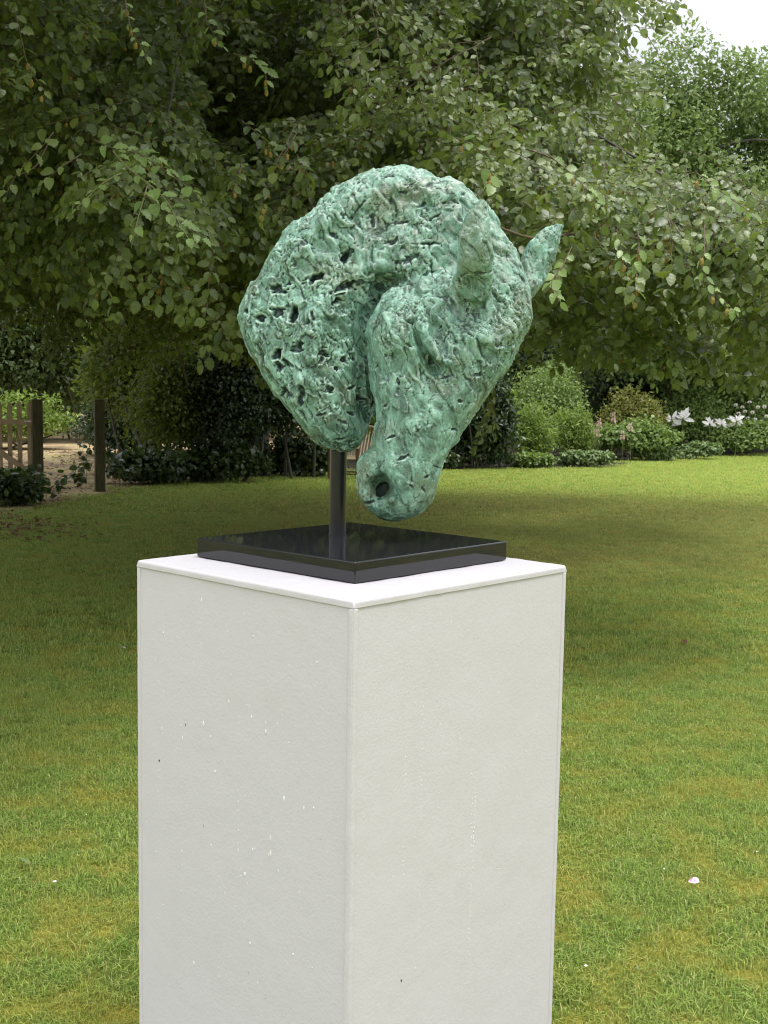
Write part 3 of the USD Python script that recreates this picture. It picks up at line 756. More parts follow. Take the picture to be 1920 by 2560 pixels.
def instancer(path, protos, pos, idx, scale=None, frames=None, yaw=None, kind=None, label=None):
    """protos: function(path) list that defines each prototype under the instancer."""
    pi = UsdGeom.PointInstancer.Define(stage, path)
    rel = pi.CreatePrototypesRel()
    for k, make in enumerate(protos):
        rel.AddTarget(Sdf.Path(make(path, k)))
    pi.CreatePositionsAttr(Vt.Vec3fArray.FromNumpy(np.asarray(pos, np.float32)))
    pi.CreateProtoIndicesAttr(Vt.IntArray.FromNumpy(np.asarray(idx, np.int32)))
    if scale is not None:
        sc = np.asarray(scale, np.float32)
        pi.CreateScalesAttr(Vt.Vec3fArray.FromNumpy(np.repeat(sc[:, None], 3, 1) if sc.ndim == 1 else sc))
    if yaw is not None:
        pi.CreateOrientationsAttr(Vt.QuathArray([Gf.Quath(float(math.cos(a / 2)), 0, 0, float(math.sin(a / 2))) for a in yaw]))
    if frames is not None:
        from scipy.spatial.transform import Rotation
        q = Rotation.from_matrix(frames).as_quat()
        pi.CreateOrientationsAttr(Vt.QuathArray([Gf.Quath(float(w), float(x), float(y), float(z)) for x, y, z, w in q]))
    tag(pi, kind=kind, label=label)
    return pi


def grass_proto(n, size, h, w, seed, lean=0.5):
    def make(path, k):
        V, F, rnd, tip = blade_patch(n, size, h, w, seed + k, lean)
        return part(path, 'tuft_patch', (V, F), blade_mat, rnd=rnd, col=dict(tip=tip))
    return make


gr = np.random.default_rng(3)


def grass_zone(name, y0, y1, cell, margin, protos, scale, label):
    P = []
    for y in np.arange(y0, y1, cell):
        half = 0.33 * y + margin
        for x in np.arange(-half, half, cell):
            P.append((x + gr.uniform(-.14, .14) * cell, y + gr.uniform(-.14, .14) * cell, 0))
    P = np.array(P)
    P = P[in_lawn(P[:, 0], P[:, 1])]
    d = P[:, :2] - PC
    ca, sa = math.cos(PYAW), math.sin(PYAW)
    l = np.abs(np.stack([d[:, 0] * ca + d[:, 1] * sa, -d[:, 0] * sa + d[:, 1] * ca], 1)).max(1)
    P = P[l > PSIDE / 2 + 0.5 * cell]
    pi = instancer('/World/' + name, protos, P, gr.integers(0, len(protos), len(P)), scale * gr.uniform(0.92, 1.15, len(P)), yaw=gr.uniform(0, 6.28, len(P)), kind='stuff', label=label)
    tag(pi, category='grass')


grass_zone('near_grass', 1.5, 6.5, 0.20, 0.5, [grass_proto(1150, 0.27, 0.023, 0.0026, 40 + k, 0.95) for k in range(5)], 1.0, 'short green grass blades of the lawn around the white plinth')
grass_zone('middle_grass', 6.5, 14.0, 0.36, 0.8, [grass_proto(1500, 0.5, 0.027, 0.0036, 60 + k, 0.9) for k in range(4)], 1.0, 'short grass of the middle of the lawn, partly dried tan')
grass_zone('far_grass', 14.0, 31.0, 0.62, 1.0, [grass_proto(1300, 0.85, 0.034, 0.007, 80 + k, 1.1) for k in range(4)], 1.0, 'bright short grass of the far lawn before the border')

# ------------------------------------------------------------------ leaves
def leaf_template(shape, ns=5, fold=0.25, wave=0.0, droop=0.15, petiole=0.08):
    """Unit leaf along +x with its face to +z: (vertices, triangles)."""
    t = np.linspace(0, 1, ns)
    if shape == 'beech':
        w = 0.31 * np.sin(np.pi * t ** 0.85) ** 0.75 * (1 + 0.09 * np.cos(np.arange(ns) * np.pi))
    elif shape == 'lance':
        w = 0.13 * np.sin(np.pi * t ** 0.8) ** 0.8
    elif shape == 'heart':
        w = 0.42 * np.clip(np.sin(np.pi * (0.12 + 0.88 * t)), 0, 1) ** 0.8
        w[-1] = 0
    else:                                                      # small
        w = 0.27 * np.sin(np.pi * t ** 0.8)
    if shape != 'heart':
        w[0] = 0.0
    w[-1] = 0.0
    w[0] = max(w[0], 0.012)
    V = []
    for i in range(ns):
        x = petiole + (1 - petiole) * t[i]
        zc = -droop * t[i] ** 2
        e = wave * (1 if i % 2 else -1)
        V += [(x, -w[i], zc + fold * w[i] + e), (x, 0, zc), (x, w[i], zc + fold * w[i] - e * 0.6)]
    F = []
    for i in range(ns - 1):
        a = i * 3
        F += [[a, a + 3, a + 4], [a, a + 4, a + 1], [a + 1, a + 4, a + 5], [a + 1, a + 5, a + 2]]
    F = [[a, c, b] for a, b, c in F]
    V = np.array(V)
    F = np.array(F)[:, ::-1]
    n = np.cross(V[F[:, 1]] - V[F[:, 0]], V[F[:, 2]] - V[F[:, 0]])[:, 2].sum()
    return V, F if n > 0 else F[:, ::-1]


LEAVES = {'beech': leaf_template('beech', 9, 0.22, 0.026, 0.16, 0.1), 'beech_low': leaf_template('beech', 4, 0.22, 0.0, 0.16, 0.05), 'lance': leaf_template('lance', 4, 0.3, 0, 0.3),
          'heart': leaf_template('heart', 5, 0.15, 0, 0.25, 0.0), 'tiny': (np.array([(0, 0, 0), (0.5, -0.27, 0.05), (1, 0, -0.1), (0.5, 0.27, 0.05)]), np.array([[0, 1, 2], [0, 2, 3]]))}


def leaf_cloud(kind, P, D, N, L, rnd, width=1.0):
    tv, tf = LEAVES[kind]
    D = unit(D)
    B = unit(np.cross(N, D))
    N2 = np.cross(D, B)
    L = np.broadcast_to(L, (len(P),))
    W = L * np.broadcast_to(width, (len(P),))
    kz = L * (0.3 + 1.9 * (rnd * 7.31 % 1.0))                  # some leaves flat, some cupped
    W = W * (0.82 + 0.36 * (rnd * 3.77 % 1.0))
    V = P[:, None] + tv[None, :, :1] * (L[:, None] * D)[:, None] + tv[None, :, 1:2] * (W[:, None] * B)[:, None] + tv[None, :, 2:] * (kz[:, None] * N2)[:, None]
    F = np.arange(len(P))[:, None, None] * len(tv) + tf[None]
    return V.reshape(-1, 3), F.reshape(-1, 3), np.repeat(rnd, len(tv))


# ------------------------------------------------------------------ beech
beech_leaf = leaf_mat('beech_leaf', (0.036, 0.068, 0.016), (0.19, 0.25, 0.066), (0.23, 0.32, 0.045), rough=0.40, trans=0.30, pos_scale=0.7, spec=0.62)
lit_beech_leaf = leaf_mat('beech_leaf_lit', (0.11, 0.185, 0.045), (0.25, 0.36, 0.105), (0.26, 0.38, 0.08), rough=0.40, trans=0.30, pos_scale=3.0, spec=0.6)  # beech leaf lightened: the light on the open shoots is put into its colour
twig_mat = simple_mat('beech_twig', (0.075, 0.055, 0.035), (0.17, 0.125, 0.085), scale=60, rough=0.7)
green_twig = simple_mat('young_twig', (0.16, 0.17, 0.07), (0.24, 0.22, 0.11), scale=60, rough=0.6)
husk_mat = simple_mat('beech_husk', (0.20, 0.14, 0.030), (0.36, 0.27, 0.08), scale=120, rough=0.8, bump=0.9, bump_scale=300, bump_dist=0.004)
bark = simple_mat('grey_beech_bark', (0.05, 0.045, 0.038), (0.13, 0.12, 0.10), scale=6, rough=0.85, bump=0.6, bump_scale=14, bump_dist=0.03, stretch=(1, 1, 0.4))


def make_spray(r, length, nmain, side, leaf_len, kind='beech', husks=2, droop=0.35):
    """A leafy shoot along +x, upper side +z: leaf placements, twig tubes, husk places."""
    P, D, N, L, tw, hk = [], [], [], [], [], []

    def shoot(p0, d0, ln, n, depth, rad):
        pts, p, d = [p0], p0.copy(), d0.copy()
        for i in range(n):
            zig = (1 if i % 2 else -1) * 0.16
            d = unit(d + np.array([0, zig * 0.6, -droop * 0.55 / n * 2]) + r.normal(size=3) * 0.06)
            p = p + d * ln / n
            pts.append(p.copy())
            s = 1 if i % 2 else -1
            b = unit(np.cross([0, 0, 1.0], d)) * s
            ld = unit(d * r.uniform(0.45, 1.0) + b * r.uniform(0.6, 1.1) + np.array([0, 0, r.normal() * 0.22 - 0.12]))
            nn = unit(np.array([0, 0, 1.0]) + r.normal(size=3) * 0.38 + d * 0.1)
            P.append(p); D.append(ld); N.append(nn); L.append(leaf_len * r.uniform(0.62, 1.15))
            if r.random() < 0.55:
                ld2 = unit(d * r.uniform(0.2, 1.2) - b * r.uniform(0.2, 1.0) + np.array([0, 0, r.normal() * 0.25 - 0.1]))
                P.append(p); D.append(ld2); N.append(unit(np.array([0, 0, 1.0]) + r.normal(size=3) * 0.45)); L.append(leaf_len * r.uniform(0.45, 1.0))
            if depth > 0 and r.random() < side and i < n - 2:
                shoot(p, unit(d * 0.7 + b * r.uniform(0.5, 0.9) + r.normal(size=3) * 0.1), ln * r.uniform(0.28, 0.5), max(3, int(n * r.uniform(0.4, 0.6))), depth - 1, rad * 0.65)
            if r.random() < husks / (nmain * 2.0):
                hk.append(p + np.array([0, 0, -0.004]))
        P.append(p); D.append(unit(d + r.normal(size=3) * 0.2)); N.append(unit(np.array([0, 0, 1.0]) + r.normal(size=3) * 0.3)); L.append(leaf_len * r.uniform(0.7, 1.1))
        tw.append((np.array(pts), np.linspace(rad, rad * 0.45, len(pts))))
    shoot(np.zeros(3), np.array([1.0, 0, 0.12]), length, nmain, 2 if side > 0.5 else 1, 0.0026 if length < 0.9 else 0.006)
    return np.array(P), np.array(D), np.array(N), np.array(L), tw, np.array(hk).reshape(-1, 3)


def husk_mesh(p, r, size=0.011):
    v, f = np.array(trimesh.creation.icosphere(1).vertices), np.array(trimesh.creation.icosphere(1).faces)
    s = size * r.uniform(0.8, 1.2)
    st = np.array([p, p + [r.normal() * 0.004, r.normal() * 0.004, -0.014], p + [r.normal() * 0.006, r.normal() * 0.006, -0.026]])
    jag = 1 + 0.16 * (np.random.default_rng(int(abs(p[0]) * 1e5) % 9999).random(len(v)) - 0.5) * 2
    v = v * jag[:, None] * np.array([0.82, 0.82, 1.25]) * s
    v[:, 2] -= np.clip(-v[:, 2], 0, 1) * 0.25
    return join([tube(st, 0.0011, 4, False), (v + st[-1] + [0, 0, -s], f)])


def spray_proto(seed, material, **kw):
    def make(path, k):
        r = np.random.default_rng(seed)
        P, D, N, L, tw, hk = make_spray(r, **kw)
        root = UsdGeom.Xform.Define(stage, numbered(path, 'shoot')).GetPath()
        V, F, rnd = leaf_cloud(kw.get('kind', 'beech'), P, D, N, L, r.random(len(P)))
        part(str(root), 'leaves', (V, F), material, smooth=True, rnd=rnd)
        part(str(root), 'twigs', join([tube(a, b, 4, False) for a, b in tw]), twig_mat)
        if len(hk):
            part(str(root), 'husks', join([husk_mesh(p, r) for p in hk]), husk_mat, smooth=True)
        return root
    return make


def frames_of(D, N):
    D = unit(D)
    B = unit(np.cross(N, D))
    return np.stack([D, B, np.cross(D, B)], -1)


beech = thing('beech_tree', 'large beech with drooping leafy branches and ochre husks overhanging the lawn', 'tree', (0, 0, 0))
TRUNK = np.array([-2.6, 20.5, 0])
tp = np.array([TRUNK + [0.12 * math.sin(z * 0.7), 0.1 * math.cos(z * 0.5), z] for z in np.linspace(0, 11, 14)])
part(beech, 'trunk', tube(tp, np.array([0.62, 0.5, 0.45, 0.43, 0.41, 0.39, 0.36, 0.33, 0.3, 0.27, 0.23, 0.19, 0.14, 0.08]), 14), bark, smooth=True)
br = np.random.default_rng(8)


def limb_path(a, b, sag, n=12, wob=0.12):
    t = np.linspace(0, 1, n)[:, None]
    p = a + (b - a) * t
    p[:, 2] += (4 * t * (1 - t))[:, 0] * sag
    w = br.normal(size=(n, 3)) * wob
    w[0] = w[-1] = 0
    return p + ndimage.gaussian_filter1d(w, 1, axis=0)


LIMBS = [(np.array([-2.6, 20.4, 3.6]), at(1120, 590, 7.2), 1.8, 0.13), (np.array([-2.6, 20.4, 4.2]), at(1930, 640, 6.6), 1.6, 0.12), (np.array([-2.6, 20.4, 4.5]), at(420, 330, 6.0), 2.0, 0.13),
         (np.array([-2.6, 20.4, 5.6]), at(1300, 60, 8.0), 2.2, 0.14), (np.array([-2.6, 20.4, 4.0]), at(-80, 500, 9.0), 1.6, 0.13), (np.array([-2.6, 20.4, 6.6]), np.array([-0.4, 6.0, 6.5]), 2.4, 0.14),
         (np.array([-2.6, 20.4, 6.0]), np.array([-5.5, 9.0, 5.2]), 2.2, 0.14), (np.array([-2.6, 20.4, 7.5]), np.array([3.5, 15.0, 7.5]), 1.5, 0.14), (np.array([-2.6, 20.4, 3.2]), at(300, 780, 13.0), 1.2, 0.10),
         (np.array([-2.6, 20.4, 3.0]), at(600, 560, 11.0), 1.4, 0.10)]
limb_paths = []
for a, b, sag, rad in LIMBS:
    p = limb_path(a, b, sag)
    limb_paths.append(p)
    part(beech, 'limb', tube(p, 0.006 + rad * np.linspace(1, 0, len(p)) ** 1.7, 8), bark, smooth=True)
# thinner branches that show in the photograph
for pts, rad in [([(1910, 625, 6.6), (1760, 602, 6.3), (1640, 606, 6.0), (1560, 590, 5.8)], 0.011), ([(1560, 560, 6.4), (1430, 585, 6.2), (1330, 600, 6.0), (1240, 565, 5.9)], 0.011), ([(1480, 470, 6.4), (1400, 400, 6.4), (1280, 360, 6.4), (1180, 330, 6.4)], 0.006),
                 ([(740, 310, 5.8), (710, 370, 5.7), (680, 430, 5.6)], 0.003), ([(120, 360, 5.8), (90, 420, 5.6), (40, 440, 5.5)], 0.004), ([(500, 250, 9), (480, 200, 9.2), (500, 160, 9.4)], 0.01),
                 ([(60, 590, 12), (200, 730, 12), (260, 870, 12.5)], 0.02), ([(420, 760, 13.5), (440, 860, 13.5), (470, 960, 13.8)], 0.02), ([(150, 600, 11.5), (205, 760, 11.8), (330, 880, 12)], 0.016)]:
    P = np.array([at(*q) for q in pts])
    tt = np.linspace(0, len(P) - 1, 10)
    P = np.stack([np.interp(tt, range(len(P)), P[:, k]) for k in range(3)], 1)
    part(beech, 'branch', tube(ndimage.gaussian_filter1d(P, 0.8, axis=0, mode='nearest'), np.linspace(rad, rad * 0.5, 10), 6), twig_mat, smooth=True)

from shapely.geometry import Polygon as _Poly, Point as _Pt
from shapely import contains_xy
CURTAIN = _Poly([(-150, -150), (1480, -150), (1445, 60), (1425, 170), (1440, 260), (1440, 330), (1475, 400), (1570, 455), (1680, 445), (1800, 480), (2080, 480), (2080, 900), (1900, 880), (1800, 820), (1700, 830), (1600, 810), (1540, 840), (1480, 800), (1420, 825), (1300, 810), (1000, 800), (640, 700), (610, 660), (560, 690), (520, 660), (480, 700), (420, 640), (330, 600), (280, 640), (200, 610), (60, 600), (-150, 560)])
CTRL = np.array([(0, 0, 5.6), (300, 60, 6.2), (600, 60, 7.6), (950, 100, 7.2), (1300, 100, 7.6), (1480, 150, 8), (1500, 330, 7.6), (100, 350, 5.8), (360, 420, 5.2), (420, 600, 5.2), (600, 250, 9.8), (620, 400, 9.0), (760, 480, 6.2), (1000, 350, 6.4), (1250, 430, 5.8), (1450, 560, 5.4), (1750, 600, 5.4), (1950, 700, 5.6),
                 (1600, 800, 7.0), (1350, 850, 7.6), (1250, 720, 7.4), (680, 620, 6.8), (1850, 880, 7.5), (50, 520, 6.2)], float)


def curtain_depth(px, py):
    d2 = (px[:, None] - CTRL[:, 0]) ** 2 + (py[:, None] - CTRL[:, 1]) ** 2 + 900
    w = 1 / d2 ** 1.5
    return (w * CTRL[:, 2]).sum(1) / w.sum(1)


def sample_poly(poly, n, r):
    x0, y0, x1, y1 = poly.bounds
    out = np.zeros((0, 2))
    while len(out) < n:
        q = np.column_stack([r.uniform(x0, x1, n), r.uniform(y0, y1, n)])
        out = np.vstack([out, q[contains_xy(poly, q[:, 0], q[:, 1])]])
    return out[:n]


ATV = np.vectorize(lambda px, py, y: tuple(at(px, py, y)), otypes=[float] * 3)
POS, DIR, NRM, IDX, SCL = [], [], [], [], []
SMALL, BIG = 7, 5


def add_sprays(P, droop, idx, scale, outward=(0, -1, 0), spread=0.9, up=0.9):
    n = len(P)
    o = np.asarray(outward, float)
    d = o + br.normal(size=(n, 3)) * spread * np.array([1, 0.5, 0.35])
    d[:, 2] = -np.abs(br.normal(droop, 0.35, n)) * 1.0
    nn = np.array([0, 0, 1.0]) * up + np.array([0, -0.75, 0]) + br.normal(size=(n, 3)) * 0.3
    POS.append(P); DIR.append(unit(d)); NRM.append(nn); IDX.append(idx); SCL.append(scale)


q = sample_poly(CURTAIN, 1700, br)
dep = curtain_depth(q[:, 0], q[:, 1])
layer = br.gamma(1.6, 0.55, len(q))
P = np.stack(ATV(q[:, 0], q[:, 1], dep + layer), 1)
D0 = 0.26                                                      # shoots are rooted behind and above the place they fill
P = P + np.array([0, 0.14, 0.12]) + br.normal(size=P.shape) * 0.05
add_sprays(P, 0.75, br.integers(0, SMALL, len(P)), br.uniform(0.75, 1.15, len(P)))
# the dim inside of the tree, hung with longer boughs
INNER = _Poly([(-200, -200), (1400, -200), (1420, 300), (1500, 500), (2050, 560), (2050, 740), (1800, 730), (1650, 730), (1300, 740), (800, 760), (700, 740), (560, 740), (470, 660), (400, 680), (300, 630), (180, 630), (90, 660), (0, 640), (-200, 660)])
q = sample_poly(INNER, 1150, br)
yy = br.uniform(8.5, 16.5, len(q))
yy[q[:, 1] > 560] = br.uniform(10, 16.5, (q[:, 1] > 560).sum())
P = np.stack(ATV(q[:, 0], q[:, 1], yy), 1)
add_sprays(P, 0.7, SMALL + br.integers(0, BIG, len(P)), br.uniform(0.8, 1.2, len(P)), spread=1.4)
# roof of the crown overhead and at the back
SKYGAP = _Poly([(1400, -3000), (1490, 60), (1440, 200), (1440, 380), (1600, 430), (1800, 450), (2400, 470), (6000, 470), (6000, -3000)])
n = 1900
ph, rr_, zz = br.uniform(0, 2 * np.pi, n), np.sqrt(br.random(n)), br.random(n)
X = TRUNK[0] + 7.2 * rr_ * np.cos(ph)
Y = 15.0 + 9.5 * rr_ * np.sin(ph)
Zt = 3.6 + 8.6 * np.sqrt(np.clip(1 - rr_ ** 2, 0, 1))
Z = Zt - br.gamma(1.5, 0.55, n)
P = np.column_stack([X, Y, Z])
px_, d_ = to_px(P)
vis = (d_ > 0.5) & (np.abs(px_[:, 0] - 960) < 1300) & (px_[:, 1] > -400)
bad = vis & contains_xy(SKYGAP, px_[:, 0], px_[:, 1])
bad |= vis & (px_[:, 1] > 760)
bad |= (X > 0.6)
bad |= (Y > 20) & (X < -4.5)
P = P[~bad]
add_sprays(P, 0.4, SMALL + br.integers(0, BIG, len(P)), np.clip((P[:, 1] - 3) * 0.13, 0.75, 1.7) * br.uniform(.85, 1.1, len(P)), outward=(0, 0, 0), spread=1.0, up=1.6)
n = 1500                                                        # beech sprays added out of view over the near left, to shade it
P = np.column_stack([br.uniform(-8.5, 0.3, n), br.uniform(3.2, 9.0, n), br.uniform(3.3, 5.2, n)])
px_, d_ = to_px(P)
P = P[(px_[:, 1] < np.where(P[:, 1] < 5.5, -900, -480)) & ~((P[:, 0] > -0.6) & (P[:, 1] < 4.4))]
add_sprays(P, 0.4, SMALL + br.integers(0, BIG, len(P)), br.uniform(0.7, 1.0, len(P)), outward=(0, 0, 0), spread=1.0, up=1.6)
POS, DIR, NRM, IDX, SCL = map(np.concatenate, (POS, DIR, NRM, IDX, SCL))
protos = [spray_proto(100 + k, beech_leaf, length=0.40 + 0.03 * k, nmain=9 + k % 3, side=0.45, leaf_len=0.070, husks=3.2, droop=0.5) for k in range(SMALL)]
protos += [spray_proto(200 + k, beech_leaf, length=1.15, nmain=13, side=0.75, leaf_len=0.075, kind='beech_low', husks=0.0, droop=0.5) for k in range(BIG)]
instancer(beech + '/crown', protos, POS, IDX, SCL, frames=frames_of(DIR, NRM), kind='stuff')

# the shoots that hang nearest: each leaf a piece of its own
lr = np.random.default_rng(77)
leaf_count = husk_count = 0


def near_shoot(pts, leaf_len, n, husks, material, tmat=None, twist=0.0, side_shoots=0):
    """A hanging shoot through the given (px, py, depth) places; up to 300 leaves in all are parts."""
    global leaf_count, husk_count
    C = np.array([at(*p) for p in pts])
    tt = np.linspace(0, len(C) - 1, max(8, n + 1))
    C2_ = ndimage.gaussian_filter1d(np.stack([np.interp(tt, range(len(C)), C[:, k]) for k in range(3)], 1), 1.0, axis=0, mode='nearest')
    part(beech, 'twig', tube(C2_, np.linspace(0.0028, 0.0011, len(C2_)), 5), tmat or twig_mat, smooth=True)
    d = unit(np.gradient(C2_, axis=0))
    for i in range(1, len(C2_)):
        s = 1 if i % 2 else -1
        face = unit(np.array([0.0, -0.55, 0.8]) + lr.normal(size=3) * 0.32)
        b = unit(np.cross(face, d[i])) * s
        ld = d[i] * lr.uniform(0.5, 1.0) + b * lr.uniform(0.55, 1.0) + lr.normal(size=3) * 0.15
        if i == len(C2_) - 1:
            ld = d[i] + lr.normal(size=3) * 0.15
        L = leaf_len * lr.uniform(0.65, 1.15) * (0.75 if i > len(C2_) - 3 else 1)
        V, F, rnd = leaf_cloud('beech', C2_[i:i + 1], ld[None], face[None], np.array([L]), lr.random(1), lr.uniform(0.85, 1.15))
        if leaf_count < 300:
            part(beech, 'leaf', (V, F), material, smooth=True, rnd=rnd)
            leaf_count += 1
        if lr.random() < husks / n and husk_count < 150:
            part(beech, 'husk', husk_mesh(C2_[i], lr, 0.0105), husk_mat, smooth=True)
            husk_count += 1


B5 = lambda l: [(u * 960 / 1659, w * 960 / 1659, y) for u, w, y in l]
B6 = lambda l: [(960 + u * 960 / 1659, w * 960 / 1659, y) for u, w, y in l]
B7 = lambda l: [(1240 + u * 680 / 1659, 560 + w * 680 / 1659, y) for u, w, y in l]
near_shoot(B5([(480, 640, 4.6), (540, 720, 4.5), (640, 790, 4.4), (720, 860, 4.4), (760, 940, 4.35), (820, 1040, 4.3)]), 0.060, 13, 0, lit_beech_leaf, green_twig)
near_shoot(B5([(540, 740, 4.5), (450, 780, 4.4), (390, 840, 4.35), (320, 910, 4.3)]), 0.044, 6, 0, lit_beech_leaf, green_twig)
near_shoot(B5([(640, 790, 4.4), (615, 880, 4.35), (590, 960, 4.3), (570, 1060, 4.3)]), 0.052, 6, 0, lit_beech_leaf, green_twig)
near_shoot(B5([(560, 640, 4.7), (660, 700, 4.6), (760, 770, 4.5), (860, 850, 4.5)]), 0.058, 10, 0, lit_beech_leaf)
near_shoot(B5([(600, 820, 4.6), (700, 900, 4.5), (780, 960, 4.5), (880, 1040, 4.5)]), 0.058, 9, 0, lit_beech_leaf)
near_shoot(B5([(400, 600, 4.8), (480, 640, 4.7), (580, 660, 4.7), (680, 690, 4.7)]), 0.066, 9, 0, lit_beech_leaf)
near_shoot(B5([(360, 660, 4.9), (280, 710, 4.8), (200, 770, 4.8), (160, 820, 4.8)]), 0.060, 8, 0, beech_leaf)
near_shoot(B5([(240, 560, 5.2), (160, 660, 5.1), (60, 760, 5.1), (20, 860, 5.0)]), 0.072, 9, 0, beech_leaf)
near_shoot(B5([(540, -20, 5.2), (550, 70, 5.1), (580, 160, 5.0), (640, 250, 5.0)]), 0.050, 9, 3, lit_beech_leaf)
near_shoot(B5([(880, -10, 5.4), (890, 90, 5.3), (930, 160, 5.3), (960, 200, 5.3)]), 0.056, 9, 4, lit_beech_leaf)
near_shoot(B5([(60, 30, 5.2), (90, 150, 5.1), (120, 300, 5.0), (200, 400, 5.0)]), 0.066, 11, 4, beech_leaf)
near_shoot(B5([(1000, 230, 5.6), (1080, 250, 5.6), (1150, 290, 5.6), (1150, 370, 5.6)]), 0.066, 10, 3, lit_beech_leaf)
near_shoot(B5([(1290, 560, 5.4), (1220, 680, 5.3), (1160, 770, 5.3), (1130, 880, 5.3), (1130, 960, 5.3)]), 0.064, 12, 4, beech_leaf)
near_shoot(B5([(1050, 680, 5.6), (1020, 780, 5.5), (985, 880, 5.5)]), 0.066, 8, 3, beech_leaf)
near_shoot(B5([(1040, 520, 5.8), (1120, 580, 5.7), (1180, 650, 5.7)]), 0.068, 9, 3, beech_leaf)
near_shoot(B5([(1280, 660, 5.6), (1310, 740, 5.5), (1340, 800, 5.5)]), 0.066, 8, 3, beech_leaf)
near_shoot(B6([(300, 590, 5.2), (420, 640, 5.1), (450, 740, 5.1), (490, 880, 5.1)]), 0.062, 10, 4, lit_beech_leaf)
near_shoot(B6([(700, 660, 5.2), (800, 740, 5.1), (880, 820, 5.0), (940, 900, 5.0)]), 0.064, 11, 3, lit_beech_leaf)
near_shoot(B7([(470, 120, 4.9), (400, 280, 4.8), (340, 330, 4.75), (330, 400, 4.7), (400, 480, 4.7)]), 0.062, 10, 2, lit_beech_leaf)
near_shoot(B7([(730, 20, 5.0), (760, 110, 5.0), (770, 200, 5.0), (770, 270, 5.0)]), 0.058, 8, 2, lit_beech_leaf)
near_shoot(B7([(860, 20, 5.1), (880, 140, 5.0), (850, 240, 5.0), (820, 280, 5.0)]), 0.058, 8, 3, lit_beech_leaf)
near_shoot(B7([(1270, -20, 5.0), (1275, 180, 4.9), (1250, 270, 4.9), (1300, 380, 4.9), (1420, 500, 4.9), (1460, 530, 4.9)]), 0.056, 14, 6, lit_beech_leaf)
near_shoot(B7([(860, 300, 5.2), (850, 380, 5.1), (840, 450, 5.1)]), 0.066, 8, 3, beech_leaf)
near_shoot(B7([(940, 820, 6.6), (930, 890, 6.6), (980, 1000, 6.6)]), 0.056, 7, 0, lit_beech_leaf)
near_shoot(B7([(1040, 800, 6.4), (1080, 850, 6.4), (1120, 900, 6.4), (1160, 970, 6.4)]), 0.058, 9, 0, lit_beech_leaf)
near_shoot(B6([(1340, 740, 5.4), (1420, 800, 5.3), (1500, 860, 5.3), (1600, 930, 5.3)]), 0.062, 11, 3, lit_beech_leaf)
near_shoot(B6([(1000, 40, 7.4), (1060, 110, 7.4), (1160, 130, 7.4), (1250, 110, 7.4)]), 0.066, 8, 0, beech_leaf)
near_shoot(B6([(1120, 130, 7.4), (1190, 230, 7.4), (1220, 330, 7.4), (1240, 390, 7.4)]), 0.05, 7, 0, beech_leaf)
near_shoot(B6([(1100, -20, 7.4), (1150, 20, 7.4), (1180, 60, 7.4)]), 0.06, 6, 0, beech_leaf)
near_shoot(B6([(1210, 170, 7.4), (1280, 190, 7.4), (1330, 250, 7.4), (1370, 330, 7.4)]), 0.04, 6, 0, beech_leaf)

# ------------------------------------------------------------------ shrubs and trees behind the lawn
def clump_points(r, n, c, rad, lumps, lump_size, shell=0.55, flat_bottom=True):
    """Points near the surface of a lumpy mass, with their outward directions."""
    c, rad = np.asarray(c, float), np.asarray(rad, float)
    u = unit(r.normal(size=(lumps, 3)))
    if flat_bottom:
        u[:, 2] = np.abs(u[:, 2]) * 1.45 - 0.55
    lc = c + u * rad * (r.uniform(0.35, 0.80, (lumps, 1)) if flat_bottom else 0.86 * r.random((lumps, 1)) ** 0.4)
    ls = lump_size * r.uniform(0.65, 1.3, lumps)
    k = r.choice(lumps, n, p=ls ** 2 / (ls ** 2).sum())
    o = unit(r.normal(size=(n, 3)))
    dist = (shell + (1 - shell) * r.random(n) ** 0.6) * (1 + 0.18 * r.normal(size=n).clip(-1, 1))
    P = lc[k] + o * ls[k][:, None] * rad / rad.max() * dist[:, None] * np.array([1, 1, 0.9])
    return P, o, k


def foliage(parent, seed, c, rad, n, leaf, L, material, lumps=14, lump_size=None, up=0.8, droop=0.2, width=1.0, name='foliage', kind='stuff', zmin=0.02, shell=0.5, keep=None, flat_bottom=True):
    r = np.random.default_rng(seed)
    P, o, k = clump_points(r, n, c, rad, lumps, lump_size or 0.55 * max(rad), shell, flat_bottom)
    ok = P[:, 2] > zmin
    if keep is not None:
        ok &= keep(P)
    P, o = P[ok], o[ok]
    m = len(P)
    N = o * 0.6 + np.array([0, 0, up]) + r.normal(size=(m, 3)) * 0.45
    D = o * 0.6 + r.normal(size=(m, 3)) * 0.7 - np.array([0, 0, droop])
    V, F, rnd = leaf_cloud(leaf, P, D, N, L * r.uniform(0.6, 1.3, m), r.random(m), width)
    return part(parent, name, (V, F), material, rnd=rnd, kind=kind)


def stems(parent, seed, base, top_c, rad, n, r0, material, name='stem'):
    r = np.random.default_rng(seed)
    for _ in range(n):
        a = np.array([base[0] + r.normal() * rad[0] * 0.18, base[1] + r.normal() * rad[1] * 0.18, -0.02])
        b = np.asarray(top_c) + r.normal(size=3) * np.asarray(rad) * 0.4
        b[2] = max(b[2], 0.3)
        t = np.linspace(0, 1, 7)[:, None]
        p = a + (b - a) * t + np.array([r.normal(), r.normal(), 0]) * 0.08 * np.sin(t * 3.14)
        part(parent, name, tube(p, np.linspace(r0, r0 * 0.35, 7), 6), material, smooth=True)


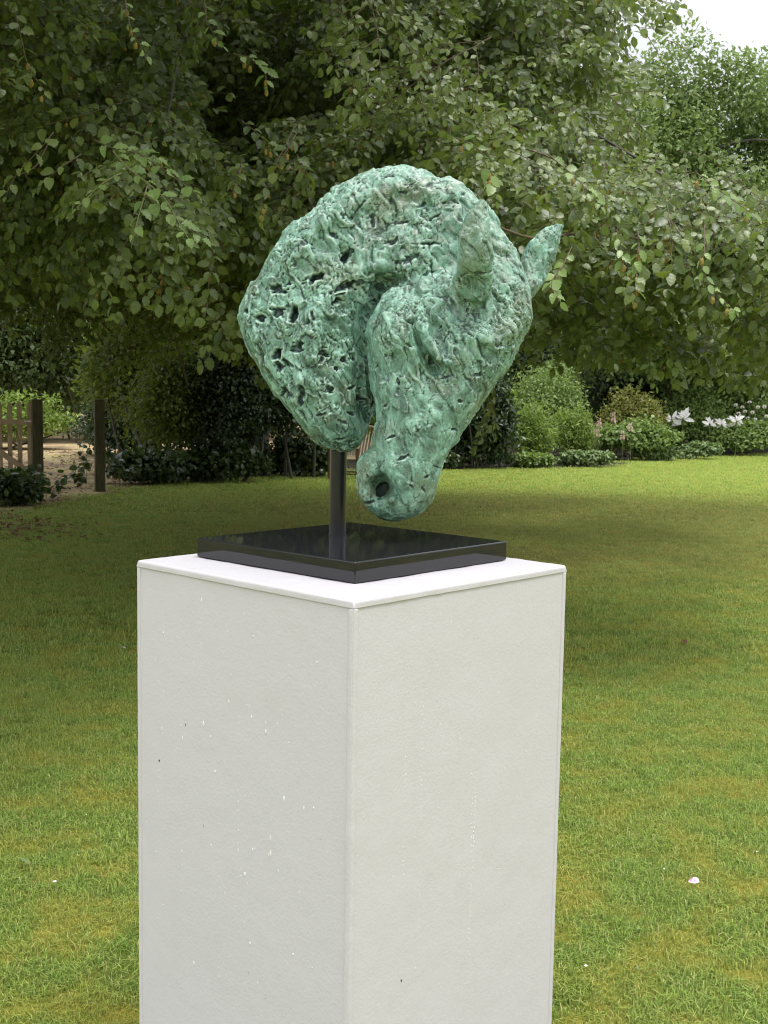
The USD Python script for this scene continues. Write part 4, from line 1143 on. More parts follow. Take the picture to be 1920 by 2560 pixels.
def shrub(name, label, category, px0, px1, ytop, depth, n, leaf, L, material, seed, ry=None, lumps=14, nst=4, group=None, up=0.8, droop=0.2, width=1.0, base_z=0.0, lump=None, st_mat=None, r0=0.03, shell=0.5):
    """A shrub filling px0..px1 of the photograph, with its top at ytop, standing on the ground at that depth."""
    a, b = at(px0, ytop, depth), at(px1, ytop, depth)
    rx = abs(b[0] - a[0]) / 2
    top = (a[2] + b[2]) / 2
    c = np.array([(a[0] + b[0]) / 2, depth, 0.0])
    p = thing(name, label, category, c, group=group)
    rad = np.array([rx, ry or rx * 0.75, top * 0.55])
    ctr = np.array([0, 0, base_z + top * 0.45])
    foliage(p, seed, ctr, rad * np.array([0.8, 0.8, 0.78]), n, leaf, L, material, lumps=lumps, lump_size=lump or 0.42 * max(rx, top * 0.5), up=up, droop=droop, width=width, shell=shell)
    if nst:
        stems(p, seed + 1, (0, 0), ctr, rad, nst, r0, st_mat or bark)
    return p


dark_leaf = leaf_mat('dark_evergreen_leaf', (0.014, 0.028, 0.010), (0.050, 0.082, 0.030), (0.05, 0.09, 0.015), rough=0.35, trans=0.18, pos_scale=1.4)
mid_leaf = leaf_mat('mid_green_leaf', (0.085, 0.145, 0.040), (0.26, 0.36, 0.105), (0.27, 0.38, 0.07), rough=0.5, trans=0.3, pos_scale=1.4)
fresh_leaf = leaf_mat('fresh_green_leaf', (0.11, 0.18, 0.032), (0.29, 0.39, 0.08), (0.2, 0.3, 0.04), rough=0.5, trans=0.35, pos_scale=1.6)
maple_leaf = leaf_mat('hedge_maple_leaf', (0.040, 0.068, 0.012), (0.15, 0.20, 0.035), (0.2, 0.27, 0.03), rough=0.5, trans=0.35, pos_scale=1.0)
ivy_leaf = leaf_mat('ivy_leaf', (0.018, 0.035, 0.012), (0.075, 0.115, 0.035), (0.08, 0.14, 0.02), rough=0.33, trans=0.22, pos_scale=2.0)
edge_leaf = leaf_mat('pale_edging_leaf', (0.12, 0.185, 0.070), (0.30, 0.39, 0.18), (0.18, 0.25, 0.06), rough=0.5, trans=0.25, pos_scale=2.0)
far_leaf = leaf_mat('far_tree_leaf', (0.085, 0.140, 0.045), (0.25, 0.34, 0.12), (0.26, 0.36, 0.09), rough=0.5, trans=0.32, pos_scale=0.5)
orange_leaf = leaf_mat('bronze_tinted_leaf', (0.075, 0.12, 0.022), (0.30, 0.285, 0.07), (0.26, 0.27, 0.06), rough=0.5, trans=0.3, pos_scale=1.8)
wood_leaf = leaf_mat('woodland_leaf', (0.022, 0.042, 0.013), (0.085, 0.125, 0.036), (0.10, 0.16, 0.03), rough=0.5, trans=0.3, pos_scale=0.4)


def tree(name, label, x, y, height, crown_r, crown_z, n, L, material, seed, trunk_r=0.25, lumps=26, group=None, leaf='tiny', keep=None, lump=None, shell=0.45, limbs=5):
    p = thing(name, label, 'tree', (x, y, 0), group=group)
    r = np.random.default_rng(seed)
    zz = np.linspace(-0.05, height * 0.82, 9)
    tp = np.column_stack([np.cumsum(r.normal(size=9)) * 0.07, np.cumsum(r.normal(size=9)) * 0.07, zz])
    part(p, 'trunk', tube(tp, np.linspace(trunk_r, trunk_r * 0.2, 9), 9), bark, smooth=True)
    for k in range(limbs):
        i = r.integers(3, 7)
        a = tp[i]
        b = np.array([0, 0, crown_z]) + unit(r.normal(size=3)) * np.array(crown_r) * 0.75
        b[2] = max(b[2], a[2] + 0.4)
        t = np.linspace(0, 1, 7)[:, None]
        q = a + (b - a) * t
        q[:, 2] += 0.4 * np.sin(t[:, 0] * 3.14)
        part(p, 'limb', tube(q, np.linspace(trunk_r * 0.28, 0.012, 7), 6), bark, smooth=True)
    kp = None if keep is None else (lambda P: keep(P + np.array([x, y, 0])))
    foliage(p, seed + 1, (0, 0, crown_z), crown_r, n, leaf, L, material, lumps=lumps, lump_size=lump or 0.36 * max(crown_r), name='crown', zmin=0.3, keep=kp, shell=shell, flat_bottom=False)
    return p


# far trees. Right: the light green one under the open sky, behind it a second
tree('field_maple_tree', 'light green tall tree standing against the white sky beyond the border', 7.6, 31.0, 11.5, (4.7, 3.4, 5.0), 5.6, 130000, 0.145, far_leaf, 301, 0.22, lumps=120, lump=1.1, limbs=9, shell=0.3)
tree('young_tree', 'smaller pale tree at the right edge behind the tall light green tree', 13.4, 33.0, 8.5, (2.8, 2.6, 3.6), 5.0, 20000, 0.125, far_leaf, 305, 0.16, lumps=34, lump=0.9, limbs=6, shell=0.3)
W = [(-14.5, 36, 11, 4.5), (-9.5, 39, 12, 4.6), (-5.6, 34, 10, 3.6), (-2.2, 40, 12, 4.4), (2.0, 37, 11, 4.0), (5.2, 41, 9, 4.0), (-19.5, 33, 11, 4.6), (12.0, 42, 7, 3.6), (14.5, 44, 7, 3.6)]
WL = ['woodland tree at the far left beyond the gate', 'tall woodland tree behind the hedge seen over the picket gate', 'dark woodland tree behind the field maple shrub', 'tall dark woodland tree behind the beech trunk', 'dark woodland tree behind the horse head', 'dark woodland tree behind the dark laurel shrub', 'outermost woodland tree on the left', 'low woodland tree behind the light green tall tree', 'low woodland tree at the right behind the white flowers']
for k, (x, y, hh, rr2) in enumerate(W):
    tree('woodland_tree', WL[k], x, y, hh, (rr2, rr2 * 0.8, hh * 0.5), hh * 0.48, 11000, 0.36, wood_leaf, 320 + 3 * k, 0.3, lumps=30, limbs=4, group=None)

# left of the horse
shrub('low_hedge', 'low bright green hedge beyond the dry ground behind the gate', 'hedge', -260, 300, 960, 27.0, 9000, 'tiny', 0.11, fresh_leaf, 401, ry=1.0, lumps=26, nst=3, lump=0.75)
shrub('dark_bush', 'dark bush hanging over the dry ground right behind the two posts', 'bush', 120, 460, 985, 25.0, 6000, 'tiny', 0.11, dark_leaf, 404, ry=0.9, lumps=20, nst=3, lump=0.7)
shrub('hazel_bush', 'light green bush above the low hedge at the left edge', 'bush', -200, 130, 820, 31.0, 7000, 'tiny', 0.15, mid_leaf, 407, ry=1.4, lumps=22, nst=4)
shrub('hazel_bush', 'sunnier green bush between the left edge and the dark shrub', 'bush', 70, 380, 800, 32.0, 7000, 'tiny', 0.15, fresh_leaf, 410, ry=1.4, lumps=22, nst=4)
shrub('field_maple_shrub', 'loose yellow green shrub growing behind the right gate post', 'shrub', 285, 560, 780, 19.0, 11000, 'beech_low', 0.075, maple_leaf, 413, ry=0.9, lumps=40, nst=4, lump=0.62, r0=0.016)
shrub('evergreen_shrub', 'tall dark shrub left of the black post under the beech', 'shrub', 470, 720, 680, 18.9, 16000, 'beech_low', 0.075, dark_leaf, 416, ry=0.9, lumps=50, nst=3, lump=0.68)
shrub('evergreen_shrub', 'dark shrub directly behind the neck of the horse', 'shrub', 640, 850, 640, 19.6, 13000, 'beech_low', 0.075, dark_leaf, 419, ry=0.8, lumps=46, nst=3, lump=0.62)
shrub('understorey_shrub', 'dim brownish green shrub behind the hanging boughs at the left', 'shrub', 180, 520, 600, 23.5, 12000, 'tiny', 0.13, maple_leaf, 422, ry=1.3, lumps=46, nst=5)
shrub('sunlit_shrub', 'yellow green shrub seen in the gap between neck and muzzle', 'shrub', 820, 1120, 880, 25.0, 8000, 'tiny', 0.12, fresh_leaf, 425, ry=0.9, lumps=20, nst=4)
# right of the horse
shrub('laurel_shrub', 'dark pointed leaved shrub at the left end of the right border', 'shrub', 1090, 1310, 905, 22.9, 9000, 'lance', 0.13, dark_leaf, 428, ry=0.6, lumps=22, nst=5, lump=0.62, width=1.5)
shrub('laurel_shrub', 'fresh green pointed leaved shrub tip beside the forehead of the horse', 'shrub', 1205, 1300, 925, 23.3, 2200, 'lance', 0.12, fresh_leaf, 431, ry=0.4, lumps=10, nst=2, lump=0.4, width=1.4)
shrub('clipped_mound', 'rounded mid green mound shrub at the back of the border', 'shrub', 1240, 1490, 885, 27.5, 9000, 'lance', 0.09, mid_leaf, 434, ry=1.0, lumps=26, nst=3, lump=0.55, width=1.6)
shrub('phlox_clump', 'bright green feathery clump left of centre in the border', 'perennial', 1275, 1405, 1010, 24.0, 3600, 'lance', 0.10, fresh_leaf, 437, ry=0.5, lumps=14, nst=3, lump=0.36, up=1.2, droop=-0.5, r0=0.008)
shrub('phlox_clump', 'bright green leafy clump beside the pink flower spikes', 'perennial', 1370, 1500, 1000, 24.6, 3600, 'lance', 0.10, fresh_leaf, 440, ry=0.5, lumps=14, nst=3, lump=0.36, up=1.2, droop=-0.4, r0=0.008)
shrub('orange_tinted_shrub', 'yellowish shrub with orange tinted tips in the middle of the border', 'shrub', 1490, 1675, 950, 28.0, 5000, 'tiny', 0.10, orange_leaf, 443, ry=0.7, lumps=20, nst=3, lump=0.5)
shrub('geranium_mass', 'low green leafy mass below the orange tinted shrub', 'perennial', 1430, 1730, 1025, 26.6, 6500, 'heart', 0.075, mid_leaf, 446, ry=0.8, lumps=30, nst=2, lump=0.42, r0=0.008)
shrub('border_perennials', 'green leafy perennials below the left white flower', 'perennial', 1620, 1840, 945, 30.2, 7500, 'tiny', 0.10, mid_leaf, 449, ry=0.9, lumps=26, nst=3, lump=0.55, r0=0.008)
shrub('border_perennials', 'green leafy perennials under the white daisies at the right edge', 'perennial', 1770, 2030, 925, 30.7, 8500, 'tiny', 0.10, mid_leaf, 452, ry=0.9, lumps=26, nst=3, lump=0.6, r0=0.008)
shrub('border_perennials', 'dark leafy perennials at the far right foot of the border', 'perennial', 1740, 2000, 1035, 29.4, 6000, 'heart', 0.08, mid_leaf, 455, ry=0.6, lumps=24, nst=2, lump=0.4, r0=0.008)
for k, (a, b, yt, d, lab) in enumerate([(1235, 1400, 1128, 23.4, 'leafy edging plants at the foot of the feathery clump'), (1370, 1560, 1120, 23.9, 'pale round leaved edging plants beside the corner of the lawn'), (1560, 1700, 1105, 26.6, 'pale edging plants just right of the corner of the lawn'), (1660, 1840, 1098, 27.4, 'pale edging plants below the white flowers')]):
    shrub('edging_plants', lab, 'perennial', a, b, yt, d, 2200, 'heart', 0.075, edge_leaf if k else mid_leaf, 460 + 3 * k, ry=0.35, lumps=18, nst=0, lump=0.26, droop=0.0, up=1.2)
shrub('back_hedge', 'dense green hedge at the back of the border behind the white flowers', 'hedge', 1560, 2080, 800, 34.0, 12000, 'tiny', 0.15, mid_leaf, 480, ry=1.2, lumps=40, nst=4, lump=0.95)
shrub('yew_bush', 'very dark bush in the gap behind the orange tinted shrub', 'bush', 1420, 1720, 840, 33.0, 7000, 'tiny', 0.13, dark_leaf, 483, ry=1.1, lumps=26, nst=4, lump=0.85)
shrub('yew_bush', 'very dark bush behind the rounded mound shrub', 'bush', 1130, 1450, 800, 34.0, 7000, 'tiny', 0.14, dark_leaf, 486, ry=1.1, lumps=26, nst=4, lump=0.9)
shrub('climber_bush', 'green bush with a few leaves catching light behind the dark laurel', 'bush', 1290, 1480, 850, 29.5, 4500, 'tiny', 0.12, mid_leaf, 489, ry=0.8, lumps=20, nst=3)

shrub('hazel_bush', 'dim tall bush behind the boughs in the upper left of the view', 'bush', -160, 260, 560, 30.0, 12000, 'tiny', 0.17, wood_leaf, 492, ry=1.6, lumps=46, nst=4)
shrub('ground_cover', 'low dark leaves under the dark laurel beside the muzzle', 'ground cover', 980, 1180, 1118, 22.6, 2600, 'heart', 0.08, ivy_leaf, 495, ry=0.5, lumps=24, nst=0, lump=0.3)
shrub('laurel_shrub', 'dark laurel half hidden behind the nose of the horse', 'shrub', 1000, 1180, 960, 24.2, 6000, 'lance', 0.13, dark_leaf, 498, ry=0.7, lumps=30, nst=3, lump=0.6, width=1.5)
# leafy plants at the foot of the hedge and posts: every leaf is a piece of its own
def leafy_plant(name, label, px, py, spread, height, n, L, material, seed, category='plant', group=None):
    r = np.random.default_rng(seed)
    g = on_ground(px, py)
    p = thing(name, label, category, (g[0], g[1], 0), group=group)
    ns = max(3, n // 9)
    tips = []
    for k in range(ns):
        b = np.array([r.normal() * spread * 0.6, r.normal() * spread * 0.3, height * r.uniform(0.45, 1.05)])
        a = np.array([b[0] * 0.35, b[1] * 0.35, -0.01])
        t = np.linspace(0, 1, 6)[:, None]
        q = a + (b - a) * t ** np.array([1.5, 1.5, 0.8])
        part(p, 'stem', tube(q, np.linspace(0.006, 0.002, 6), 5), green_twig, smooth=True)
        tips.append(q)
    for k in range(n):
        q = tips[k % ns]
        i = r.uniform(1.2, 5.0)
        c = np.array([np.interp(i, range(6), q[:, j]) for j in range(3)])
        o = unit(np.array([r.normal(), r.normal() - 0.5, 0.25 + r.normal() * 0.3]))
        V, F, rnd = leaf_cloud('heart', c[None] + o * 0.02, (o - [0, 0, 0.3])[None], (np.array([0, -0.3, 0.9]) + r.normal(size=3) * 0.4)[None], np.array([L * r.uniform(0.6, 1.25)]), r.random(1), r.uniform(0.8, 1.1))
        part(p, 'leaf', (V, F), material, smooth=True, rnd=rnd)


for k, (px, py, s_, hh, n, lab) in enumerate([(40, 1268, 0.55, 0.52, 60, 'dark ivy clump in front of the picket gate at the left edge'), (118, 1250, 0.35, 0.34, 44, 'dark ivy at the foot of the left gate post'), (-40, 1285, 0.5, 0.5, 40, 'dark ivy clump cut by the left edge of the view'),
                                              (196, 1222, 0.3, 0.36, 34, 'low ivy lit from above between the two gate posts'), (300, 1222, 0.4, 0.60, 48, 'leafy ivy right of the second gate post'), (385, 1212, 0.42, 0.62, 48, 'leafy ivy below the loose yellow green shrub'),
                                              (215, 1212, 0.16, 0.78, 24, 'tall sprigs of large leaves standing left of the right gate post'), (470, 1203, 0.45, 0.55, 44, 'dark ivy at the lawn edge below the tall dark shrub'), (560, 1196, 0.45, 0.5, 40, 'dark ivy at the lawn edge left of the black post'),
                                              (650, 1188, 0.45, 0.48, 36, 'dark ivy at the lawn edge just beside the black post'), (750, 1184, 0.4, 0.42, 30, 'dark ivy behind the black post of the sculpture')]):
    leafy_plant('ivy_plant', lab, px, py - 4, s_, hh, n, 0.105, ivy_leaf, 500 + k)
for k, (a, b, yt, d, lab) in enumerate([(270, 480, 1120, 18.0, 'dense dark undergrowth behind the ivy right of the posts'), (440, 680, 1090, 18.6, 'dense dark undergrowth below the tall dark shrub'), (640, 860, 1080, 20.2, 'dense dark undergrowth behind the black post'), (-120, 110, 1170, 14.6, 'dense dark undergrowth below the picket gate')]):
    shrub('undergrowth', lab, 'undergrowth', a, b, yt, d, 3500, 'heart', 0.085, ivy_leaf, 530 + 3 * k, ry=0.4, lumps=20, nst=0, lump=0.36)

# ------------------------------------------------------------------ gate and posts
old_wood = simple_mat('weathered_oak', (0.22, 0.165, 0.10), (0.42, 0.32, 0.20), scale=9, rough=0.8, bump=0.5, bump_scale=60, bump_dist=0.004, stretch=(6, 6, 0.6))
post_wood = simple_mat('mossy_post_wood', (0.035, 0.032, 0.016), (0.095, 0.085, 0.035), scale=7, rough=0.85, bump=0.6, bump_scale=50, bump_dist=0.005, stretch=(4, 4, 0.7))
latch_mat = simple_mat('galvanised_latch', (0.5, 0.5, 0.48), (0.65, 0.65, 0.62), rough=0.4, metallic=0.7)
GY = 16.6


def square_post(px, ytop, w, rot, label):
    b, t = at(px, 1100, GY), at(px, ytop, GY)
    p = thing('gate_post', label, 'post', (b[0], GY, 0), rot)
    v, f = rounded_box((w, w, t[2] + 0.1), 0.006, 0.12, (0, 0, (t[2] - 0.1) / 2))
    part(p, 'shaft', wobble((v, f), 0.006, 5, int(px)), post_wood, smooth=35)
    c, f2 = rounded_box((w * 1.02, w * 1.02, 0.015), 0.004, None, (0, 0, t[2] + 0.004))
    part(p, 'weathered_top', (c, f2), post_wood, smooth=35)


square_post(93, 1000, 0.145, 0.42, 'thick square wooden post at the right end of the picket gate')
square_post(249, 1001, 0.135, 0.35, 'square wooden post standing free right of the gate')
g0 = at(80, 1050, GY)
gate = thing('picket_gate', 'weathered wooden picket gate with a diagonal brace at the left edge', 'gate', (g0[0], GY, 0), 0.04)
px_m = GY / FPX
top = at(50, 1003, GY)[2]


def board(parent, name, a, b, w, d, material, pointed=False, label=None):
    """A plank from a to b (x, z in the gate's plane, y depth)."""
    a, b = np.asarray(a, float), np.asarray(b, float)
    t = unit(b - a)
    s = np.array([t[2], 0, -t[0]])
    n = np.array([0, 1.0, 0])
    prof = [a - s * w / 2, a + s * w / 2, b + s * w / 2 - t * (0.05 if pointed else 0)] + ([b] if pointed else []) + [b - s * w / 2 - t * (0.05 if pointed else 0)]
    prof = np.array(prof)
    k = len(prof)
    V = np.vstack([prof - n * d / 2, prof + n * d / 2])
    F = []
    for i in range(1, k - 1):
        F += [[0, i, i + 1], [k, k + i + 1, k + i]]
    for i in range(k):
        j = (i + 1) % k
        F += [[i, k + j, j], [i, k + i, k + j]]
    m = trimesh.Trimesh(V, F, process=False)
    m.fix_normals()
    return part(parent, name, (np.array(m.vertices), np.array(m.faces)), material, label=label)


for k in range(8):
    x = -(0.008 + k * 0.137)
    board(gate, 'picket', (x - 0.035, 0.03, 0.10), (x - 0.035, 0.03, top + 0.01 * math.sin(k * 2.1)), 0.062, 0.020, old_wood, True)
zr = at(40, 1055, GY)[2]
board(gate, 'rail', (-1.12, 0, zr), (0.0, 0, zr), 0.075, 0.036, old_wood)
board(gate, 'rail', (-1.12, 0, 0.26), (0.0, 0, 0.26), 0.075, 0.036, old_wood)
board(gate, 'brace', (-1.05, -0.002, zr + 0.20 - 0.2), (-0.02, -0.002, 0.24), 0.075, 0.030, old_wood, label='diagonal brace')
zl = at(70, 1053, GY)[2]
v, f = rounded_box((0.10, 0.014, 0.018), 0.004, None, (-0.05, -0.028, zl))
part(gate, 'latch', (v, f), latch_mat, smooth=40)
for z in (0.30, 0.45, 0.62, 0.78, 1.0):
    part(gate, 'wire', tube([(x, 0.046, z + 0.008 * math.sin(x * 9)) for x in np.linspace(-1.12, 0.02, 9)], 0.0016, 4), latch_mat)

# ------------------------------------------------------------------ garden chair behind the sculpture
teak = simple_mat('pale_teak', (0.60, 0.47, 0.32), (0.74, 0.61, 0.44), scale=8, rough=0.65, bump=0.3, bump_scale=70, stretch=(4, 4, 1))
teak_dark = simple_mat('brown_teak', (0.075, 0.042, 0.022), (0.13, 0.08, 0.045), scale=8, rough=0.7, bump=0.3, bump_scale=70, stretch=(4, 4, 1))
CY = 19.6
c0 = at(858, 1188, CY)
chair = thing('garden_chair', 'slatted wooden garden chair with a reclined back behind muzzle and post', 'chair', (c0[0], CY, 0), 0.0)


def bar(parent, name, a, b, w, d, material):
    a, b = np.asarray(a, float), np.asarray(b, float)
    v, f = rounded_box((w, d, np.linalg.norm(b - a)), min(w, d) * 0.15)
    z = unit(b - a)
    x = unit(np.cross([0.0, 1.0, 0.0], z))
    y = np.cross(z, x)
    part(parent, name, ((v @ np.stack([x, y, z])) + (a + b) / 2, f), material, smooth=40)


X = lambda px: at(px, 1140, CY)[0] - c0[0]
Zc = lambda py: at(870, py, CY)[2]
xf, xr, depth_ = X(824), X(893), 0.56
for yo in (0.0, depth_):
    bar(chair, 'leg', (xf, yo, 0), (xf, yo, Zc(1122)), 0.05, 0.05, teak_dark)
    bar(chair, 'leg', (xr, yo, 0), (xr, yo, Zc(1116)), 0.05, 0.05, teak_dark)
    bar(chair, 'side_rail', (xf + .026, yo, Zc(1146)), (xr - .026, yo, Zc(1146)), 0.03, 0.045, teak)
    bar(chair, 'stretcher', (xf + .026, yo, 0.09), (xr - .026, yo, 0.09), 0.03, 0.04, teak_dark)
    bar(chair, 'arm', (xf - .05, yo, Zc(1119)), (xr + .03, yo, Zc(1119)), 0.028, 0.07, teak)
    for k in range(9 if yo == 0.0 else 0):
        x = xf + 0.05 + k * (xr - xf - 0.10) / 8
        bar(chair, 'side_slat', (x, yo, Zc(1142)), (x, yo, Zc(1121)), 0.018, 0.02, teak)
for k in range(8):
    x = xf + 0.03 + k * (xr - xf - 0.04) / 7
    bar(chair, 'seat_slat', (x, 0.03, Zc(1147)), (x, depth_ - 0.03, Zc(1147)), 0.02, 0.045, teak_dark)
# the back leans away to the right and is turned a little towards the lawn
nb = 7
bl, bt = np.array([X(898), 0.32, Zc(1146)]), np.array([X(911), 0.44, Zc(1066)])
wv = np.array([X(942) - X(898), -0.36, -0.02])
for k in range(nb):
    q = wv * k / (nb - 1)
    bar(chair, 'back_slat', bl + q, bt + q, 0.018, 0.022, teak)
bar(chair, 'top_rail', bt - wv * 0.05, bt + wv * 1.05, 0.03, 0.06, teak)
bar(chair, 'back_rail', bl - wv * 0.02, bl + wv * 1.02, 0.03, 0.04, teak)

# ------------------------------------------------------------------ flowers in the border
def petal_mat(name, c1, c2):
    return leaf_mat(name, c1, c2, c2, rough=0.55, trans=0.35, pos_scale=6, spec=0.3)


white_petal = petal_mat('white_petal', (0.74, 0.72, 0.74), (0.84, 0.83, 0.84))
pink_petal = petal_mat('pale_pink_petal', (0.62, 0.42, 0.38), (0.78, 0.62, 0.58))
flower_stem = simple_mat('flower_stem', (0.07, 0.11, 0.03), (0.12, 0.16, 0.05))
B8 = lambda u, w: (1150 + u * 770 / 1659, 850 + w * 770 / 1659)


def big_flower(px, py, depth, size, seed, label):
    """A white flower head of a few long upturned petals on a tall stem."""
    r = np.random.default_rng(seed)
    c = at(px, py, depth)
    p = thing('white_lily', label, 'flower', (c[0], c[1], 0))
    part(p, 'stem', tube([(0, 0, 0), (0.02, 0.01, c[2] * 0.5), (0, 0, c[2])], [0.009, 0.008, 0.006], 6), flower_stem, smooth=True)
    for k in range(10):
        a = -0.3 + k / 9 * 3.74 + r.normal() * 0.22
        d = np.array([math.cos(a), r.normal() * 0.35, math.sin(a)])
        V, F, rnd = leaf_cloud('beech', np.array([[0, 0, c[2]]]), d[None], np.array([[-d[0] * .4 + r.normal() * .3, -1.0, 0.3]]), np.array([size * r.uniform(0.4, 1.05)]), r.random(1), 0.55)
        part(p, 'petal', (V, F), white_petal, smooth=True, rnd=rnd)
    V, F, rnd = leaf_cloud('lance', np.zeros((6, 3)) + [0, 0, c[2] * 0.6], np.column_stack([r.normal(size=6), r.normal(size=6), np.full(6, 0.4)]), np.tile([0, 0, 1.0], (6, 1)), 0.16, r.random(6), 1.3)
    part(p, 'stem_leaf', (V, F), mid_leaf, rnd=rnd)


for k, (u, w, s_, lab) in enumerate([(1140, 430, 0.24, 'large white petalled flower, leftmost of the tall white ones'), (1200, 425, 0.28, 'largest white petalled flower with one petal pointing straight up'), (1345, 455, 0.20, 'narrow white petalled flower in the middle of the white group'), (1410, 455, 0.20, 'low spread white petalled flower left of the daisies'), (1490, 440, 0.24, 'white petalled flower directly beside the daisies')]):
    big_flower(*B8(u, w), 28.6, s_ * 1.2, 600 + k, lab)


def flower_spike(px, py, depth, hgt, seed, label):
    r = np.random.default_rng(seed)
    c = at(px, py, depth)
    p = thing('flower_spike', label, 'flower', (c[0], c[1], 0))
    lean = r.normal() * 0.06
    part(p, 'stem', tube([(0, 0, 0), (lean * .4, 0, c[2] * 0.6), (lean, 0, c[2] + hgt / 2)], [0.006, 0.005, 0.002], 5), flower_stem, smooth=True)
    n = 46
    t = r.random(n)
    a = r.uniform(0, 6.28, n)
    D = np.column_stack([np.cos(a), np.sin(a), r.uniform(-.2, .6, n)])
    P = np.column_stack([lean * (0.7 + 0.3 * t), 0 * t, c[2] - hgt / 2 + t * hgt]) + D * 0.01
    V, F, rnd = leaf_cloud('tiny', P, D, r.normal(size=(n, 3)), 0.055 * (1.1 - 0.6 * t), r.random(n), 1.4)
    part(p, 'florets', (V, F), pink_petal, rnd=rnd, kind='stuff')


for k, (u, w, hh, lab) in enumerate([(745, 447, 0.20, 'pale pink flower spike, tallest of the left three'), (710, 485, 0.17, 'thin pale pink flower spike at the left end'), (750, 500, 0.16, 'leaning pale pink flower spike, lowest of the left three'), (822, 415, 0.20, 'pale pink flower spike against the orange tinted shrub'), (878, 512, 0.19, 'pale pink flower spike standing low at the right'), (925, 470, 0.18, 'pale pink flower spike nearest the white flowers')]):
    flower_spike(*B8(u, w), 25.3, hh, 620 + k, lab)
rf = np.random.default_rng(640)
DL = ['leftmost', 'second highest left', 'highest', 'middle left', 'central', 'middle right', 'low left', 'low middle', 'lowest', 'upper right', 'rightmost', 'lower leftmost']
daisy_spots = [(1485, 350), (1520, 362), (1560, 335), (1535, 385), (1575, 390), (1605, 362), (1550, 420), (1590, 428), (1625, 440), (1640, 360), (1650, 412), (1500, 395)]
for k, (u, w) in enumerate(daisy_spots):
    c = at(*B8(u, w), 29.6)
    p = thing('white_daisy', DL[k] + ' white daisy of the cluster at the right end of the border', 'flower', (c[0], c[1], 0), group='white daisies at the right edge of the border')
    part(p, 'stem', tube([(0, 0, 0), (0.01, 0, c[2] * 0.5), (0, 0, c[2])], 0.005, 5), flower_stem, smooth=True)
    n = 9
    a = np.arange(n) / n * 2 * np.pi
    tilt = rf.uniform(0.2, 0.9)
    D = np.column_stack([np.cos(a), -np.sin(a) * math.sin(tilt), np.sin(a) * math.cos(tilt)])
    V, F, rnd = leaf_cloud('tiny', np.tile([0, 0, c[2]], (n, 1)), D, np.tile([0, -math.cos(tilt), math.sin(tilt)], (n, 1)), 0.062, rf.random(n), 1.1)
    part(p, 'petals', (V, F), white_petal, rnd=rnd)
    v = trimesh.creation.icosphere(1, 0.018)
    part(p, 'flower_eye', (np.array(v.vertices) * [1, .6, 1] + [0, -0.012, c[2]], np.array(v.faces)), husk_mat, smooth=True)

# ------------------------------------------------------------------ small things on the grass
def fallen(name, label, category, px, py, size, material, seed, kind='beech', width=1.0, z=0.03, group=None):
    r = np.random.default_rng(seed)
    g = on_ground(px, py, z)
    V, F, rnd = leaf_cloud(kind, np.zeros((1, 3)), np.array([[math.cos(seed), math.sin(seed), 0.1]]), np.array([[r.normal() * .3, -0.3 + r.normal() * .2, 1]]), np.array([size]), r.random(1), width)
    p = thing(name, label, category, g, group=group)
    part(p, 'blade', (V, F), material, smooth=True, rnd=rnd)


petal_pink = mat('two_tone_petal', {'g': ('texture_coordinate', {}), 'n': ('noise_texture', {'scale': 60.0}), 'r': ('rgb_ramp', {'ramp': [(0.45, (0.80, 0.74, 0.78)), (0.6, (0.62, 0.25, 0.5))]}), 'p': ('principled_bsdf', {'roughness': 0.6})},
                 [('g.object', 'n.vector'), ('n.fac', 'r.fac'), ('r.color', 'p.base_color')], 'p.BSDF')
brown_leaf = leaf_mat('fallen_brown_leaf', (0.075, 0.035, 0.020), (0.24, 0.13, 0.065), (0.15, 0.08, 0.03), rough=0.7, trans=0.1, pos_scale=5)
fallen('fallen_petal', 'pink and white petal lying on the grass at the lower right', 'petal', 1752, 2204, 0.036, petal_pink, 3, width=1.2)
fallen('fallen_leaf', 'small dry red brown leaf on the grass right of the plinth top', 'leaf', 1705, 1602, 0.05, brown_leaf, 5)
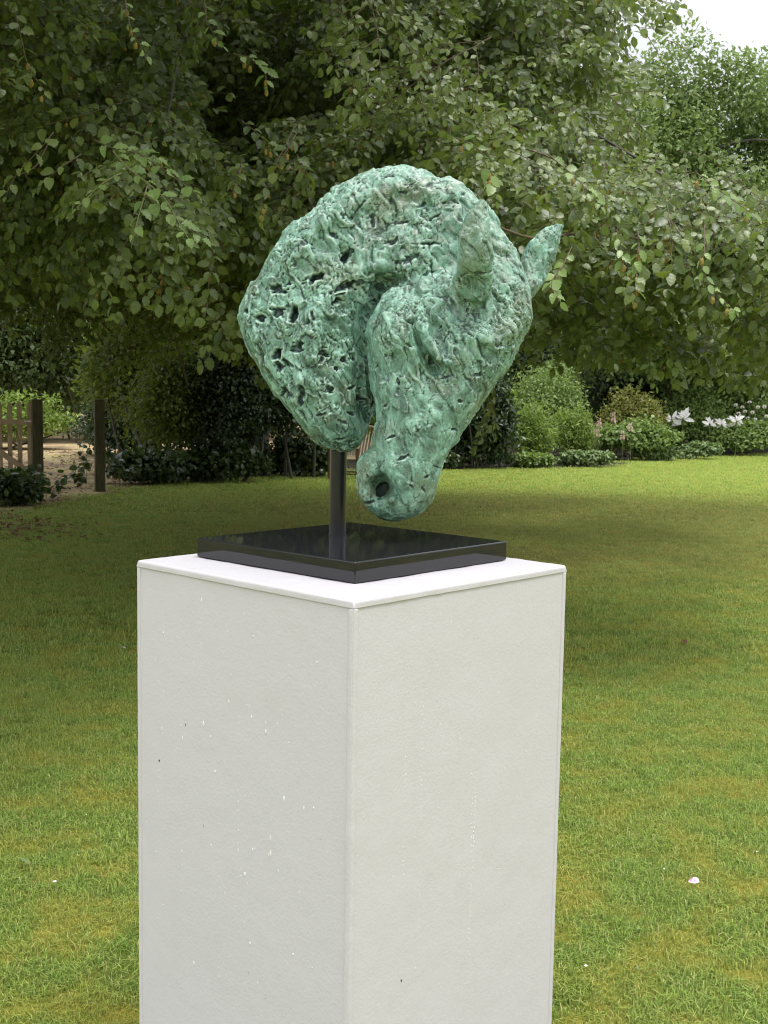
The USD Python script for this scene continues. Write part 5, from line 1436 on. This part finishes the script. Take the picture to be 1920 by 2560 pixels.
fallen('fallen_petal', 'small pale petal on the grass left of the plinth', 'petal', 301, 1618, 0.035, white_petal, 6, width=1.3)
fallen('fallen_petal', 'tiny white petal low in the grass at the left', 'petal', 142, 2205, 0.016, white_petal, 9, width=1.1)
fallen('fallen_leaf', 'grey green strap leaf lying in the grass at the far left', 'leaf', 46, 2145, 0.05, edge_leaf, 12, kind='lance')
for k, (px, py) in enumerate([(40, 1625), (107, 1625), (160, 1910), (70, 1915), (215, 2035), (1590, 2420), (1440, 2200), (1820, 2375), (1470, 2415), (1600, 2320), (205, 2280), (25, 2345), (1890, 2130), (1300, 1285), (1123, 1255), (1690, 1866), (1660, 2170)]):
    fallen('dry_scrap', 'tiny pale scrap of dry leaf lying in the grass', 'leaf', px, py, 0.011 if py > 1700 else 0.022, edge_leaf if k % 4 else white_petal, 20 + k, kind='tiny', width=1.3, group='tiny dry scraps on the lawn')
r = np.random.default_rng(700)
n = 420
u = np.column_stack([r.normal(40, 110, n), r.normal(1312, 17, n)])
P = np.array([on_ground(a, b, 0.028) for a, b in u])
V, F, rnd = leaf_cloud('beech_low', P, r.normal(size=(n, 3)) * [1, 1, .15], np.tile([0, 0, 1.0], (n, 1)) + r.normal(size=(n, 3)) * .35, 0.06 * r.uniform(.6, 1.2, n), r.random(n))
tag(stage.GetPrimAtPath(part('/World', 'fallen_leaves', (V, F), brown_leaf, rnd=rnd, kind='stuff')), 'brown fallen leaves on the lawn edge at the left', 'leaves')
n = 2600
P = np.column_stack([r.uniform(-11, -2.2, n), r.uniform(14.5, 27, n), np.full(n, 0.012)])
P = P[~in_lawn(P[:, 0], P[:, 1])]
n = len(P)
V, F, rnd = leaf_cloud('tiny', P, r.normal(size=(n, 3)) * [1, 1, .15], np.tile([0, 0, 1.0], (n, 1)) + r.normal(size=(n, 3)) * .35, 0.09 * r.uniform(.5, 1.2, n), r.random(n))
tag(stage.GetPrimAtPath(part('/World', 'leaf_litter', (V, F), brown_leaf, rnd=rnd, kind='stuff')), 'dry brown leaves scattered on the ground beyond the gate', 'leaves')
